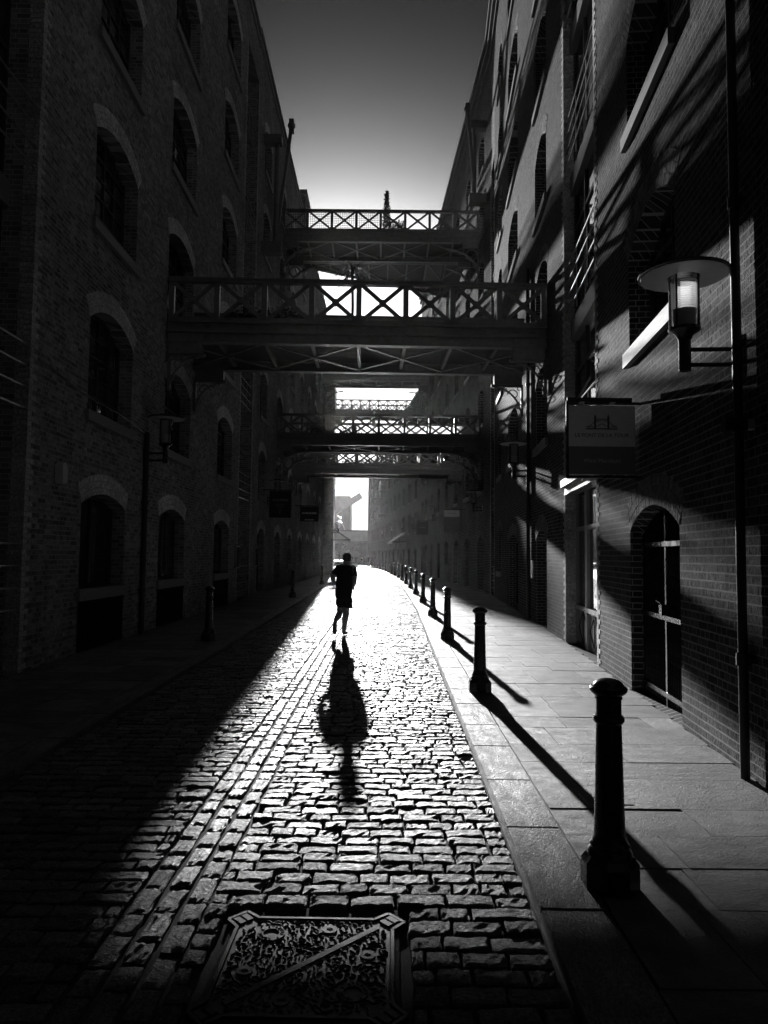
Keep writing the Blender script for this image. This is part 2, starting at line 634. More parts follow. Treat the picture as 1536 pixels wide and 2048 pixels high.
setts = []
y, row = 1.55, 0
while y < 60:
    hy = random.uniform(.052, .058)
    pitch = 2 * hy + random.uniform(.011, .018)
    cy = y + hy
    xl, xr = kerb_l(cy) + .02, kerb_r(cy) - .015
    for a, b in ((xl, GUT[0] + shift(cy)), (GUT[1] + shift(cy), xr)):
        x = a - random.uniform(0, .12)
        while x < b - .03:
            L = random.choice((.15, .19, .21, .23, .25)) * random.uniform(.93, 1.07)
            x1 = x + L
            xa, xb = max(x, a), min(x1, b)
            if b - x1 < .07:
                xb = b
                x1 = b
            if xb - xa > .06:
                cx = (xa + xb) / 2
                if not (MAN[0] < xb and xa < MAN[1] and MAN[2] < cy < MAN[3]):
                    setts.append((cx, cy, (xb - xa) / 2 - random.uniform(.005, .009), hy, random.gauss(0, .0035)))
                elif cy > MAN[2] and (xa < MAN[0] - .05 or xb > MAN[1] + .05):
                    pa, pb = (xa, MAN[0] - .005) if xa < MAN[0] else (MAN[1] + .005, xb)
                    setts.append(((pa + pb) / 2, cy, (pb - pa) / 2 - .008, hy, random.gauss(0, .0035)))
            x = x1
    y += pitch
gw = (GUT[1] - GUT[0]) / 3
for k in range(3):
    y = 1.5 + random.random() * .1
    while y < 60:
        L = random.uniform(.17, .27)
        cy = y + L / 2
        cx = GUT[0] + gw * (k + .5) + shift(cy)
        if not (MAN[2] < cy < MAN[3] and cx > MAN[0] - .06):
            setts.append((cx, cy, gw / 2 - .014, L / 2 - .009, random.gauss(-.006, .003)))
        y += L
P = np.array(setts)
# the 300 that show largest, in view, are pieces of their own; they share a few meshes
d = P[:, 1].copy()
px = 768 + FPX * P[:, 0] / P[:, 1]
py = 1110 + FPX * CAM_H / P[:, 1]
inview = (px > -30) & (px < 1560) & (py < 2060)
standard = (P[:, 2] > .065) & (P[:, 2] < .115)
order = np.argsort(np.where(inview & standard, d, 1e9))[:300]
rest = np.setdiff1d(np.arange(len(P)), order)
R_ = P[rest]
Fq = (np.arange(len(R_))[:, None, None] * (NXS * NYS) + SETT_F[None]).reshape(-1, 4)
link('sett_field', arr_mesh('sett_field', sett_verts(R_), Fq, M['sett'], False), road, 'stuff')
variants = [arr_mesh('sett', sett_verts(np.array([(0, 0, .1, .055, 0.0)])), SETT_F, M['sett'], False) for _ in range(24)]
for i in order:
    cx, cy, hx, hy, z = P[i]
    link('sett', random.choice(variants), road, None, (cx, cy, z), (0, 0, 0 if random.random() < .5 else pi), (hx / .1, hy / .055, 1))

# ---- kerb stones and paving slabs
kerb_rt = link('kerb_right', None); kerb_rt['kind'] = 'structure'
kerb_lt = link('kerb_left', None); kerb_lt['kind'] = 'structure'
kb = MB().box(-.5, .5, -.5, .5, -.5, .42)
kb.v += [(-.48, -.49, .5), (.48, -.49, .5), (.48, .49, .5), (-.48, .49, .5)]
kb.f[1] = (8, 9, 10, 11)
kb.f += [(4, 5, 9, 8), (5, 6, 10, 9), (6, 7, 11, 10), (7, 4, 8, 11)]
kerb_me = kb.mesh('kerb_stone', M['kerb'])
slab_me = MB().box(-.5, .5, -.5, .5, -.5, .5).mesh('paving_slab', M['slab'])
for par, fn, w in ((kerb_rt, lambda y: kerb_r(y), KW), (kerb_lt, lambda y: kerb_l(y) - .27, .27)):
    y = 1.0
    while y < 120:
        L = random.uniform(.75, 1.05)
        cy = y + L / 2
        x0 = fn(cy)
        sl_ = math.atan((fn(cy + .5) - fn(cy - .5)))
        link('kerb_stone', kerb_me, par, None, (x0 + w / 2, cy, -.06 + random.uniform(-.002, .002)), (0, 0, -sl_), (w - .004, L - .008, .2))
        y += L
for par, fa, fb, y0 in ((pav_r, lambda y: kerb_r(y) + KW + .004, lambda y: wall_r(y) + .02, 1.6), (pav_l, lambda y: wall_l(y) - .05, lambda y: kerb_l(y) - .275, 5.0)):
    y = y0
    while y < 36:
        D = random.choice((.32, .38, .45, .45, .55, .62))
        cy = y + D / 2
        a, b = fa(cy), fb(cy)
        cuts = [a]
        x = a + random.uniform(.3, .9)
        while x < b - .3:
            cuts.append(x)
            x += random.uniform(.55, 1.05)
        cuts.append(b)
        for c0, c1 in zip(cuts[:-1], cuts[1:]):
            link('paving_slab', slab_me, par, None, ((c0 + c1) / 2, cy, -.01 + random.uniform(-.0025, .0025)), (random.gauss(0, .0012), random.gauss(0, .0012), 0), (c1 - c0 - .008, D - .008, .09))
        y += D


# ------------------------------------------------------------------ buildings
class Arch:
    """an opening u0..u1 from zb to the springing zs, with a segmental head"""

    def __init__(s, u0, u1, zb, zs, rise=0.28, ring=0.36):
        s.u0, s.u1, s.zb, s.zs, s.rise, s.ring = u0, u1, zb, zs, rise, ring
        s.uc = (u0 + u1) / 2
        h = (u1 - u0) / 2
        if rise > 0:
            s.r = (h * h + rise * rise) / (2 * rise)
            s.zc = zs + rise - s.r
            s.phi = math.asin(min(1, h / s.r))

    def block(s, z, outer):
        """half-open interval blocked at height z"""
        if z < s.zb:
            return None
        if z <= s.zs:
            if outer and s.rise > 0:
                k = (z - s.zc) * math.tan(s.phi)
                return (s.u0, s.u1)
            return (s.u0, s.u1)
        if s.rise <= 0:
            return None
        R = s.r + (s.ring if outer else .03)
        q = R * R - (z - s.zc) ** 2
        if q <= 0:
            return None
        h = math.sqrt(q)
        if outer:
            h = min(h, (z - s.zc) * math.tan(s.phi) + .004)
        else:
            h = min(h, (s.u1 - s.u0) / 2)
        return (s.uc - h, s.uc + h)


class Building:
    def __init__(s, name, label, A, B, H, group=None):
        A, B = Vector(A), Vector(B)
        s.A, s.B, s.H = A, B, H
        s.L = (B - A).length
        s.root = thing(name, label, 'building', (A.x, A.y, 0), math.atan2(B.y - A.y, B.x - A.x), group)
        s.op, s.reveal, s.vous = [], MB(), []
        s.core0, s.core1 = 0.0, s.L
        s.bm, s.tm, s.vm = 'brick', 'brickwork', 'voussoir'

    def U(s, Y):
        return (Y - s.A.y) / (s.B.y - s.A.y) * s.L

    def world(s, u, z):
        p = s.A + (s.B - s.A) * (u / s.L)
        return p.x, p.y, z

    def opening(s, Y0, Y1, zb, zs, rise=.28, ring=.36, depth=.24):
        a, b = sorted((s.U(Y0), s.U(Y1)))
        o = Arch(a, b, zb, zs, rise, ring)
        s.op.append(o)
        r = MB()
        r.quad((a, 0, zb), (a, depth, zb), (a, depth, zs), (a, 0, zs))
        r.quad((b, 0, zb), (b, 0, zs), (b, depth, zs), (b, depth, zb))
        r.quad((a, 0, zb), (b, 0, zb), (b, depth, zb), (a, depth, zb))
        if rise > 0:
            n = 10
            pts = [(o.uc + o.r * math.sin(t), o.zc + o.r * math.cos(t)) for t in np.linspace(-o.phi, o.phi, n + 1)]
            for p, q in zip(pts[:-1], pts[1:]):
                r.quad((p[0], 0, p[1]), (p[0], depth, p[1]), (q[0], depth, q[1]), (q[0], 0, q[1]))
            m = MB()
            k = 3
            for j in range(k):
                r0, r1 = o.r + ring * j / k + .006, o.r + ring * (j + 1) / k - .006
                cnt = int(2 * o.phi * (r0 + r1) / 2 / .078)
                off = 0 if j % 2 == 0 else .5
                e = np.linspace(-o.phi, o.phi, cnt + 1)
                for t0, t1 in zip(e[:-1], e[1:]):
                    t0, t1 = t0 + .005 / r0, t1 - .005 / r0
                    pr = -.005 + random.uniform(-.0015, .0015)
                    m.prism([(o.uc + R * math.sin(t), o.zc + R * math.cos(t)) for R, t in ((r0, t0), (r1, t0), (r1, t1), (r0, t1))][::-1], pr, .02)
            m.build('arch', M[s.vm], s.root, kind='stuff')
            # mortar behind the ring
            m2 = MB()
            e = np.linspace(-o.phi, o.phi, 13)
            for t0, t1 in zip(e[:-1], e[1:]):
                q = [(o.uc + R * math.sin(t), 0.002, o.zc + R * math.cos(t)) for R, t in ((o.r, t0), (o.r, t1), (o.r + ring, t1), (o.r + ring, t0))]
                m2.quad(*q)
            m2.build('arch_mortar', M['arch_mortar'], s.root)
        elif zs < s.H - .5:
            r.quad((a, 0, zs), (a, depth, zs), (b, depth, zs), (b, 0, zs))
        r.build('reveal', M[s.tm], s.root)
        return o

    def window(s, Y0, Y1, zb, zs, rise=.28, cols=4, rows=4, near=True, depth=.22, sill=True, mat='frame', name='window', arch=True):
        o = s.opening(Y0, Y1, zb, zs, rise, .36, depth + .06)
        a, b, t = o.u0, o.u1, zs + rise
        f = MB()
        y = depth
        fw = .07
        for x0, x1, z0, z1 in ((a, a + fw, zb, t), (b - fw, b, zb, t), (a + fw, b - fw, zb, zb + fw), (a + fw, b - fw, t - fw, t)):
            f.box(x0, x1, y, y + .06, z0, z1)
        iw, ih = (b - a - 2 * fw), (t - zb - 2 * fw)
        bw = .035
        if not near:
            cols, rows = max(1, cols), max(1, rows)
        for i in range(1, cols):
            x = a + fw + iw * i / cols
            f.box(x - bw / 2, x + bw / 2, y + .003, y + .05, zb + fw, t - fw)
        for j in range(1, rows):
            z = zb + fw + ih * j / rows
            f.box(a + fw, b - fw, y + .006, y + .045, z - bw / 2, z + bw / 2)
        w = f.build(name, M[mat], s.root)
        if near:
            for i in range(cols):
                for j in range(rows):
                    cx, cz = a + fw + iw * (i + .5) / cols, zb + fw + ih * (j + .5) / rows
                    link('pane', unit_box('glass'), w, None, (cx, y + .035, cz), (random.gauss(0, .012), 0, random.gauss(0, .012)), (iw / cols - .03, .004, ih / rows - .03))
        else:
            piece('pane', 'glass', w, a + fw, b - fw, y + .03, y + .034, zb + fw, t - fw)
        if sill:
            piece('sill', 'stone', w, a - .09, b + .09, -.07, .12, zb - .17, zb + .012)
        return o, w

    def finish(s, geo=None, step=.075, brick_zmax=99, n_single=300, cornice=None, y_in=.62, coping='dark_stone'):
        """geo: list of (Y0,Y1) stretches whose bricks are built; elsewhere the material carries them"""
        wall, tex, bricks, quo = MB(), MB(), [], []
        gi = [tuple(sorted((s.U(a), s.U(b)))) for a, b in (geo or [])]
        nc = int(s.H / step)

        def free(z, outer, lo, hi):
            bl = sorted(x for x in (o.block(z, outer) for o in s.op) if x)
            out, p = [], lo
            for a, b in bl:
                if a > p:
                    out.append((p, min(a, hi)))
                p = max(p, b)
            if p < hi:
                out.append((p, hi))
            return [(max(a, lo), min(b, hi)) for a, b in out if min(b, hi) - max(a, lo) > .004]

        def strips(mb, lo, hi):
            # merge equal courses into tall strips
            cur, z0 = None, 0.0
            for k in range(nc + 1):
                fr = [(round(a, 3), round(b, 3)) for a, b in free(k * step + step / 2, False, lo, hi)] if k < nc else None
                if fr != cur:
                    if cur:
                        for a, b in cur:
                            mb.quad((a, 0, z0), (b, 0, z0), (b, 0, k * step), (a, 0, k * step))
                    cur, z0 = fr, k * step
        covered = sorted(gi)
        p = 0.0
        for a, b in covered + [(s.L, s.L)]:
            if a - p > .01:
                tex = MB()
                strips(tex, p, a)
                tex.build('brickwork', M[s.tm], s.root)
            p = b
        for a, b in covered:
            strips(wall, a, b)
            for k in range(nc):
                z0 = k * step + .007
                z1 = z0 + step - .014
                if k * step > brick_zmax:
                    break
                fr = free((z0 + z1) / 2, True, a, b)
                head = k % 2 == 1
                per = .1125 if head else .225
                offs = .056 if head else 0.0
                for fa, fb in fr:
                    i = math.floor((fa - offs) / per)
                    while i * per + offs < fb:
                        x0, x1 = i * per + offs + .0055, (i + 1) * per + offs - .0055
                        if not head and random.random() < .12:      # odd patched half bricks
                            bricks.append((x0, (x0 + x1) / 2 - .005, z0, z1, fa, fb)); x0 = (x0 + x1) / 2 + .005
                        bricks.append((x0, x1, z0, z1, fa, fb))
                        i += 1
        if wall.f:
            wall.build('wall', M['sooty_joint' if s.bm == 'sooty' else 'mortar'], s.root)
        if bricks:
            rows, single = [], []
            for x0, x1, z0, z1, fa, fb in bricks:
                c0, c1 = max(x0, fa + .002), min(x1, fb - .002)
                if c1 - c0 < .02:
                    continue
                full = (c0 == x0 and c1 == x1) and (abs(c1 - c0 - .214) < .002 or abs(c1 - c0 - .1015) < .002)
                if full:
                    X, Y, Z = s.world((c0 + c1) / 2, (z0 + z1) / 2)
                    if Y > 1:
                        u, v = project(X, Y, Z)
                        if -20 < u < 1556 and -20 < v < 2068:
                            single.append((math.sqrt(X * X + Y * Y + (Z - CAM_H) ** 2), len(rows)))
                rows.append((c0, c1, -.0004 - abs(random.gauss(0, .0004)), .004, z0 + random.gauss(0, .0008), z1 + random.gauss(0, .0008)))
            single.sort()
            pick = [i for _, i in single[:n_single]]
            ps = set(pick)
            s_me = MB().box(-.1070, .1070, -.0005, .004, -.0325, .0325).mesh('brick', M[s.bm])
            h_me = MB().box(-.0505, .0505, -.0005, .004, -.0325, .0325).mesh('brick', M[s.bm])
            for i in pick:
                c0, c1, y0, y1, z0, z1 = rows[i]
                link('brick', s_me if c1 - c0 > .15 else h_me, s.root, None, ((c0 + c1) / 2, y0 + .0005, (z0 + z1) / 2), (0, 0, random.gauss(0, .0015)))
            link('brick_field', boxes_mesh('brick_field', [r for i, r in enumerate(rows) if i not in ps], M[s.bm]), s.root, 'stuff')
        MB().box(s.core0, s.core1, y_in, 11, 0, s.H - .02).build('inner_wall', M['inner'], s.root)  # unseen solid box added so sunlight cannot pass through the building
        MB().box(0, s.L, -.06, y_in + .05, s.H - .02, s.H + .16).build('coping', M[coping], s.root)
        if cornice:
            for dz, out, h in cornice:
                MB().box(0, s.L, -out, .001, s.H - dz, s.H - dz + h).build('cornice', M['dark_stone'], s.root)

    def quoins(s, Y, side, z1, z0=0.0):
        """paler corner bricks, side +1: wall lies at larger u"""
        u = s.U(Y)
        rows = []
        for k in range(int(z0 / .075), int(z1 / .075)):
            w = .21 if k % 2 else .10
            a, b = (u, u + w) if side > 0 else (u - w, u)
            rows.append((a - (.012 if side > 0 else -.002), b + (.012 if side < 0 else -.002), -.008 + random.gauss(0, .001), .20, k * .075 + .006, k * .075 + .069))
        link('quoin', boxes_mesh('quoin', rows, M['quoin']), s.root, 'stuff')

    def pipe(s, Y, z0, z1, r=.055):
        u = s.U(Y)
        m = MB().tube([(u, -.065, z0), (u, -.065, z1)], r, 12)
        o = m.build('drainpipe', M['pipe'], s.root, True)
        z = z0 + .9
        while z < z1:
            MB().lathe([(r + .001, -.05), (r + .014, -.045), (r + .014, .045), (r + .001, .05)], 12, (u, -.065, z)).build('collar', M['pipe'], o, True)
            MB().box(u - .09, u + .09, -.05, 0.0, z - .02, z + .02).build('clip', M['pipe'], o)
            z += 1.8
        return o

    def bay(s, Y0, Y1, floors, ztop, depth=.5, bars=4, zstart=0.0, side=0):
        """a tall loading bay, recessed, with a window and a railing at each floor"""
        o = s.opening(Y0, Y1, zstart, ztop, 0, 0, depth + .1)
        a, b = o.u0, o.u1
        for i, z in enumerate(floors):
            zt = floors[i + 1] if i + 1 < len(floors) else ztop
            piece('floor_beam', 'girder', s.root, a, b, depth - .12, depth + .08, z - .28, z + .10)
            f = MB()
            n = 3
            w = (b - a) / n
            for k in range(n + 1):
                x = a + w * k
                f.box(max(a, x - .05), min(b, x + .05), depth - .02, depth + .05, z + .10, zt - .28)
            f.box(a, b, depth - .015, depth + .045, z + 2.0, z + 2.08)
            f.box(a, b, depth - .015, depth + .045, z + .10, z + .20)
            wn = f.build('bay_window', M['frame'], s.root)
            for k in range(n):
                piece('pane', 'glass', wn, a + w * k + .05, a + w * (k + 1) - .05, depth + .015, depth + .02, z + .2, zt - .28)
            r = MB()
            for j in range(bars):
                zz = z + .30 + j * .30
                r.tube([(a - .01, .05, zz), (b + .01, .05, zz)], .016, 6)
            for k in range(1, 3):
                x = a + (b - a) * k / 3
                r.tube([(x, .065, z + .1), (x, .065, z + .30 + (bars - 1) * .30)], .014, 6)
            r.build('railing', M['galv'], s.root)
        return o


# ---- left warehouse beside the camera
L1 = Building('brick_warehouse', 'brick warehouse with small ground floor grilles and a flood light beside its arched windows', (wall_l(-6), -6), (wall_l(27.1), 27.1), 22.3)
LS = [4.07, 7.37, 10.75, 14.2, 17.72]
for ci, (a, b) in enumerate(((11.68, 13.72), (15.85, 17.95), (21.2, 23.3))):
    k = (0, .25, .15)[ci]
    o, w = L1.window(a, b, 1.06, 2.5, .22, 2, 1, True, .24)
    # boarded ribbed vent below the sill
    u0, u1 = o.u0 + .0, o.u1 - .0
    v = MB().box(u0, u1, -.03, .01, .06, .12).box(u0, u1, -.03, .01, .82, .889).box(u0, u0 + .05, -.012, .01, .12, .82).box(u1 - .05, u1, -.012, .01, .12, .82)
    v.box(u0 + .05, u1 - .05, -.012, .01, .12, .82)
    vp = v.build('vent_panel', M['matt'], L1.root)
    n = 22
    for i in range(n):
        x = u0 + .07 + (u1 - u0 - .14) * i / (n - 1)
        piece('slat', 'matt', vp, x - .018, x + .018, -.028, -.012, .12, .82)
    for j, z in enumerate(LS):
        if ci == 1 and j == 1:
            L1.window(a + .15, b + .2, 6.98, 9.05, .3, 3, 4, True, .24, sill=False, name='door')
            continue
        L1.window(a + k * .4 + .1, b + k * .4 + .15, z, z + (1.62 if j else 1.6), .32, 4, 5, j < 3, .26)
L1.bay(6.8, 9.8, [0.6, 3.4, 6.85, 10.2, 13.6, 17.0], 20.3)
L1.bay(24.75, 27.0, [.05, 3.4, 6.85, 10.2, 13.6, 17.0], 20.3)
L1.quoins(9.8, 1, 20.3)
L1.quoins(24.75, -1, 20.3)
L1.pipe(14.68, 0.03, 4.2)
L1.finish(geo=[(9.8, 24.75)], cornice=[(.5, .05, .12)])
cb = MB()
cb.tube([(L1.U(y), -.02, z + .03 * math.sin(y * 2)) for y, z in zip(np.linspace(10.0, 14.7, 12), np.linspace(4.42, 4.18, 12))], .012, 6)
cb.build('cable', M['pipe'], L1.root)

# ---- left warehouse farther on
L2 = Building('brick_warehouse', 'brick warehouse with tall arched doors behind the dark hanging signs', (wall_l(27.1), 27.1), (-5.12, 60), 22.5)
L2.quoins(27.1, 1, 20.3)
for ci, y in enumerate((29.6, 34.2, 38.6, 43.2, 47.6, 52.0, 56.4)):
    w_ = 1.7
    tall = ci in (0, 1, 3)
    L2.window(y - w_ / 2, y + w_ / 2, .12 if tall else 1.1, 2.45, .3, 2, 2 if tall else 1, False, .24, sill=not tall, name='door' if tall else 'window')
    for z in LS + [21.0][:0]:
        L2.window(y - w_ / 2, y + w_ / 2, z, z + 1.6, .34, 4, 5, False, .26)
L2.finish(cornice=[(.5, .05, .12)])
MB().box(L2.U(44), L2.U(46.2), .1, 1.6, 22.5, 24.6).box(L2.U(44) - .1, L2.U(46.2) + .1, 0, 1.7, 24.6, 24.9).build('chimney', M['brickwork'], L2.root)

# ---- left corner house where the street turns
L3 = Building('brick_house', 'brick house standing forward where the street bends, with an awning and lamps', (-4.28, 60), (-6.35, 92), 19.0)
for i in range(7):
    y = 62.5 + i * 4.3
    L3.window(y - .7, y + .7, .15, 2.6, 0, 2, 2, False, .15, sill=False)
    for z in (4.2, 7.4, 10.6, 13.8):
        L3.window(y - .6, y + .6, z, z + 1.6, .25, 2, 3, False, .2)
L3.finish()
MB().box(-.005, .25, .001, 7, 0, 18.98).build('gable', M['brickwork'], L3.root)

L4 = Building('brick_house', 'low pale brick building past the bend beside the far archway', (-6.6, 92), (-13.5, 140), 13.0)
for i in range(8):
    y = 95 + i * 5.5
    for z in (1, 4.2, 7.4):
        L4.window(y - .8, y + .8, z, z + 1.7, .2, 2, 3, False, .2)
L4.finish()

# ---- right warehouse beside the camera
R1 = Building('brick_warehouse', 'brick warehouse with an arched iron gate and a sloping band of sunlight', (wall_r(14.05), 14.05), (wall_r(-6), -6), 25.5)
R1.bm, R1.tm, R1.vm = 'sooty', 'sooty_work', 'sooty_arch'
RS = [4.32, 7.22, 10.2, 13.2, 16.2, 19.2, 22.2]
gate_o = R1.opening(7.15, 9.08, .03, 2.03, .27, .36, .42)
for z in RS:
    R1.window(7.17, 9.02, z, z + 1.22, .34, 4, 4, z < 8, .26)
    R1.window(2.6, 4.5, z, z + 1.22, .34, 4, 4, False, .26)
R1.window(2.6, 4.5, 1.1, 2.2, .27, 2, 2, False, .26)
# shopfront in the recess
sf = R1.bay(11.1, 14.05, [3.35, 6.3, 9.3, 12.3, 15.3, 18.3], 21.3, .24, 4)
a, b = sf.u0, sf.u1
shop = MB().box(a, b, .18, .32, 2.95, 3.10).box(a, b, .20, .32, 2.2, 2.28).box(a, b, .18, .32, .70, .78)
for x in (a, a + .95, a + 1.05, a + 2.0, b - .07):
    shop.box(x, x + .07, .19, .32, .02, 2.95)
shop = shop.build('shopfront', M['panel_paint'], R1.root)
for x0, x1 in ((a + .07, a + .95), (a + 1.12, a + 2.0), (a + 2.07, b - .07)):
    piece('pane', 'glass', shop, x0, x1, .25, .255, .78, 2.2)
    piece('pane', 'glass', shop, x0, x1, .25, .255, 2.28, 2.95)
    piece('panel', 'panel_paint', shop, x0, x1, .24, .30, .02, .70)
    xm = (x0 + x1) / 2
    dm = MB()
    for p, q in (((xm, .06), (x1 - .04, .36)), ((x1 - .04, .36), (xm, .67)), ((xm, .67), (x0 + .04, .36)), ((x0 + .04, .36), (xm, .06)), ((xm, .06), (xm, .67))):
        dm.bar((p[0], .235, p[1]), (q[0], .235, q[1]), .012, .02, (0, 1, 0))
    dm.build('diamond_moulding', M['frame'], shop)
MB().box(a, b, -.10, .20, 3.06, 3.20).box(a, b, -.02, .20, 2.92, 3.06).build('fascia', M['girder'], R1.root)
R1.quoins(11.1, 1, 21.3)
R1.quoins(14.05, 1, 21.3) if False else None
R1.pipe(5.5, 0.03, 9.0, .036)
R1.finish(geo=[(3.6, 11.1)], brick_zmax=14, cornice=[(.9, .22, .16), (.45, .3, .2), (1.3, .10, .12)])
# iron gate
go = MB()
u0, u1 = gate_o.u0, gate_o.u1
gy = .17
gate = go.bar((u0 + .02, gy, .02), (u0 + .02, gy, 2.0), .05, .05).bar((u1 - .02, gy, .02), (u1 - .02, gy, 2.0), .05, .05).bar(((u0 + u1) / 2, gy, .02), ((u0 + u1) / 2, gy, 2.28), .05, .06, (0, 1, 0)).build('gate_frame', M['iron'])
gate_root = thing('gate', 'black barred iron gate closing the arched opening under the hanging wine sign', 'gate', R1.root.location, R1.root.rotation_euler.z)
gate.parent = gate_root
for z in (.16, 1.02, 1.86):
    MB().bar((u0, gy - .03, z), (u1, gy - .03, z), .02, .055).build('crossbar', M['iron'], gate_root)
bar_me = MB().tube([(0, 0, 0), (0, 0, 1)], .011, 6).mesh('bar', M['iron'])
n = 26
for i in range(n):
    x = u0 + .06 + (u1 - u0 - .12) * i / (n - 1)
    h_ = gate_o.zc + math.sqrt(max(.01, gate_o.r ** 2 - (x - gate_o.uc) ** 2)) - .03
    link('bar', bar_me, gate_root, None, (x, gy, .05), None, (1, 1, h_ - .05))
MB().box(gate_o.uc - .05, gate_o.uc + .05, gy - .09, gy - .02, 1.05, 1.17).tube([(gate_o.uc, gy - .10, 1.17), (gate_o.uc + .04, gy - .14, 1.22), (gate_o.uc + .12, gy - .12, 1.2)], .012, 6).build('latch', M['iron'], gate_root)
piece('back_panel', 'inner', gate_root, u0 - .02, u1 + .02, .44, .46, 0.0, 2.4)

# ---- right warehouse with the doors
R2 = Building('brick_warehouse', 'brick warehouse with two plain arched doors and a crane high on its wall', (wall_r(31), 31), (wall_r(14.05), 14.05), 25.6)
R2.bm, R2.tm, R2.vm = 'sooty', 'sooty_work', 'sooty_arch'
R2.window(16.3, 18.0, .03, 2.08, .25, 2, 2, True, .26, sill=False, name='door')
R2.window(21.6, 24.3, .03, 2.1, .28, 2, 2, True, .26, sill=False, name='door')
for z in (4.42, 7.2, 10.2, 13.2, 16.2, 19.2, 22.2):
    if z == 7.2:
        R2.window(16.1, 17.9, 6.95, 8.5, .34, 3, 4, True, .26, sill=False, name='door')
    else:
        R2.window(16.2, 18.0, z, z + 1.5, .36, 4, 4, z < 9, .26)
for z in (4.75, 7.9, 11.2, 14.1, 17.2, 20.3):
    R2.window(21.6, 24.3, z, z + 1.35, .38, 4, 4, z < 6, .26)
for z in (1.1, 4.75, 7.9, 11.2, 14.1, 17.2, 20.3):
    R2.window(26.4, 28.0, z, z + 1.35, .3, 3, 3, False, .26)
R2.bay(29.5, 30.98, [.05, 3.4, 6.6, 9.7, 12.8, 15.9], 19.0, .5)
R2.quoins(14.05, -1, 21.3)
R2.quoins(29.5, 1, 19.0)
R2.pipe(18.9, .03, 9.5, .05)
R2.finish(geo=[(14.05, 29.5)], brick_zmax=99, cornice=[(.9, .22, .16), (.45, .3, .2), (1.3, .10, .12)])
MB().box(R2.U(18.55), R2.U(18.3), -.05, 0, 1.15, 1.6).build('entry_panel', M['galv'], R2.root)

# ---- right warehouse past the second bay
R3 = Building('brick_warehouse', 'long brick warehouse past the second footbridge with a pale hanging sign', (wall_r(64), 64), (wall_r(31), 31), 25.6)
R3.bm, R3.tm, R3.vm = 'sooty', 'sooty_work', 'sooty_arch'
R3.quoins(31, -1, 19.0)
for ci, y in enumerate((33.6, 37.6, 41.6, 46.0, 50.2, 54.6, 59.0, 62.4)):
    R3.window(y - .8, y + .8, .08 if ci != 3 else 1.1, 2.3, .3, 2, 2, False, .26, sill=False, name='door' if ci != 3 else 'window')
    for z in (4.75, 7.9, 11.2, 14.1, 17.2, 20.3):
        R3.window(y - .8, y + .8, z, z + 1.35, .34, 3, 4, False, .26)
R3.finish(cornice=[(.9, .22, .16), (.45, .3, .2), (1.3, .10, .12)])

R4 = Building('brick_warehouse', 'far brick warehouse carrying stacked iron balconies over the street', (-2.9, 128), (wall_r(64), 64), 17.0)
R4.bm, R4.tm, R4.vm = 'sooty', 'sooty_work', 'sooty_arch'
for i in range(13):
    y = 67 + i * 4.6
    for z in (.5, 3.9, 7.0, 10.1, 13.2):
        R4.window(y - .75, y + .75, z, z + 1.6, .3, 2, 3, False, .2)
R4.finish()
MB().box(-.005, .25, .001, 8, 0, 16.98).build('gable', M['sooty_work'], R4.root)
for i, yb in enumerate((92.0, 104.0)):
    for z in (7.0, 10.1, 13.2):
        u = R4.U(yb)
        bl = MB().box(u - 1.3, u + 1.3, -1.2, 0, z - .15, z)
        bo = bl.build('balcony', M['girder'], R4.root)
        r = MB()
        for k in range(15):
            x = u - 1.28 + 2.56 * k / 14
            r.box(x - .02, x + .02, -1.2, -1.16, z, z + 1.05)
        for k in range(7):
            yy = -1.16 + 1.1 * k / 6
            r.box(u - 1.3, u - 1.26, yy, yy + .03, z, z + 1.05).box(u + 1.26, u + 1.3, yy, yy + .03, z, z + 1.05)
        r.box(u - 1.32, u + 1.32, -1.22, -1.15, z + 1.05, z + 1.1)
        r.build('railing', M['iron'], bo)


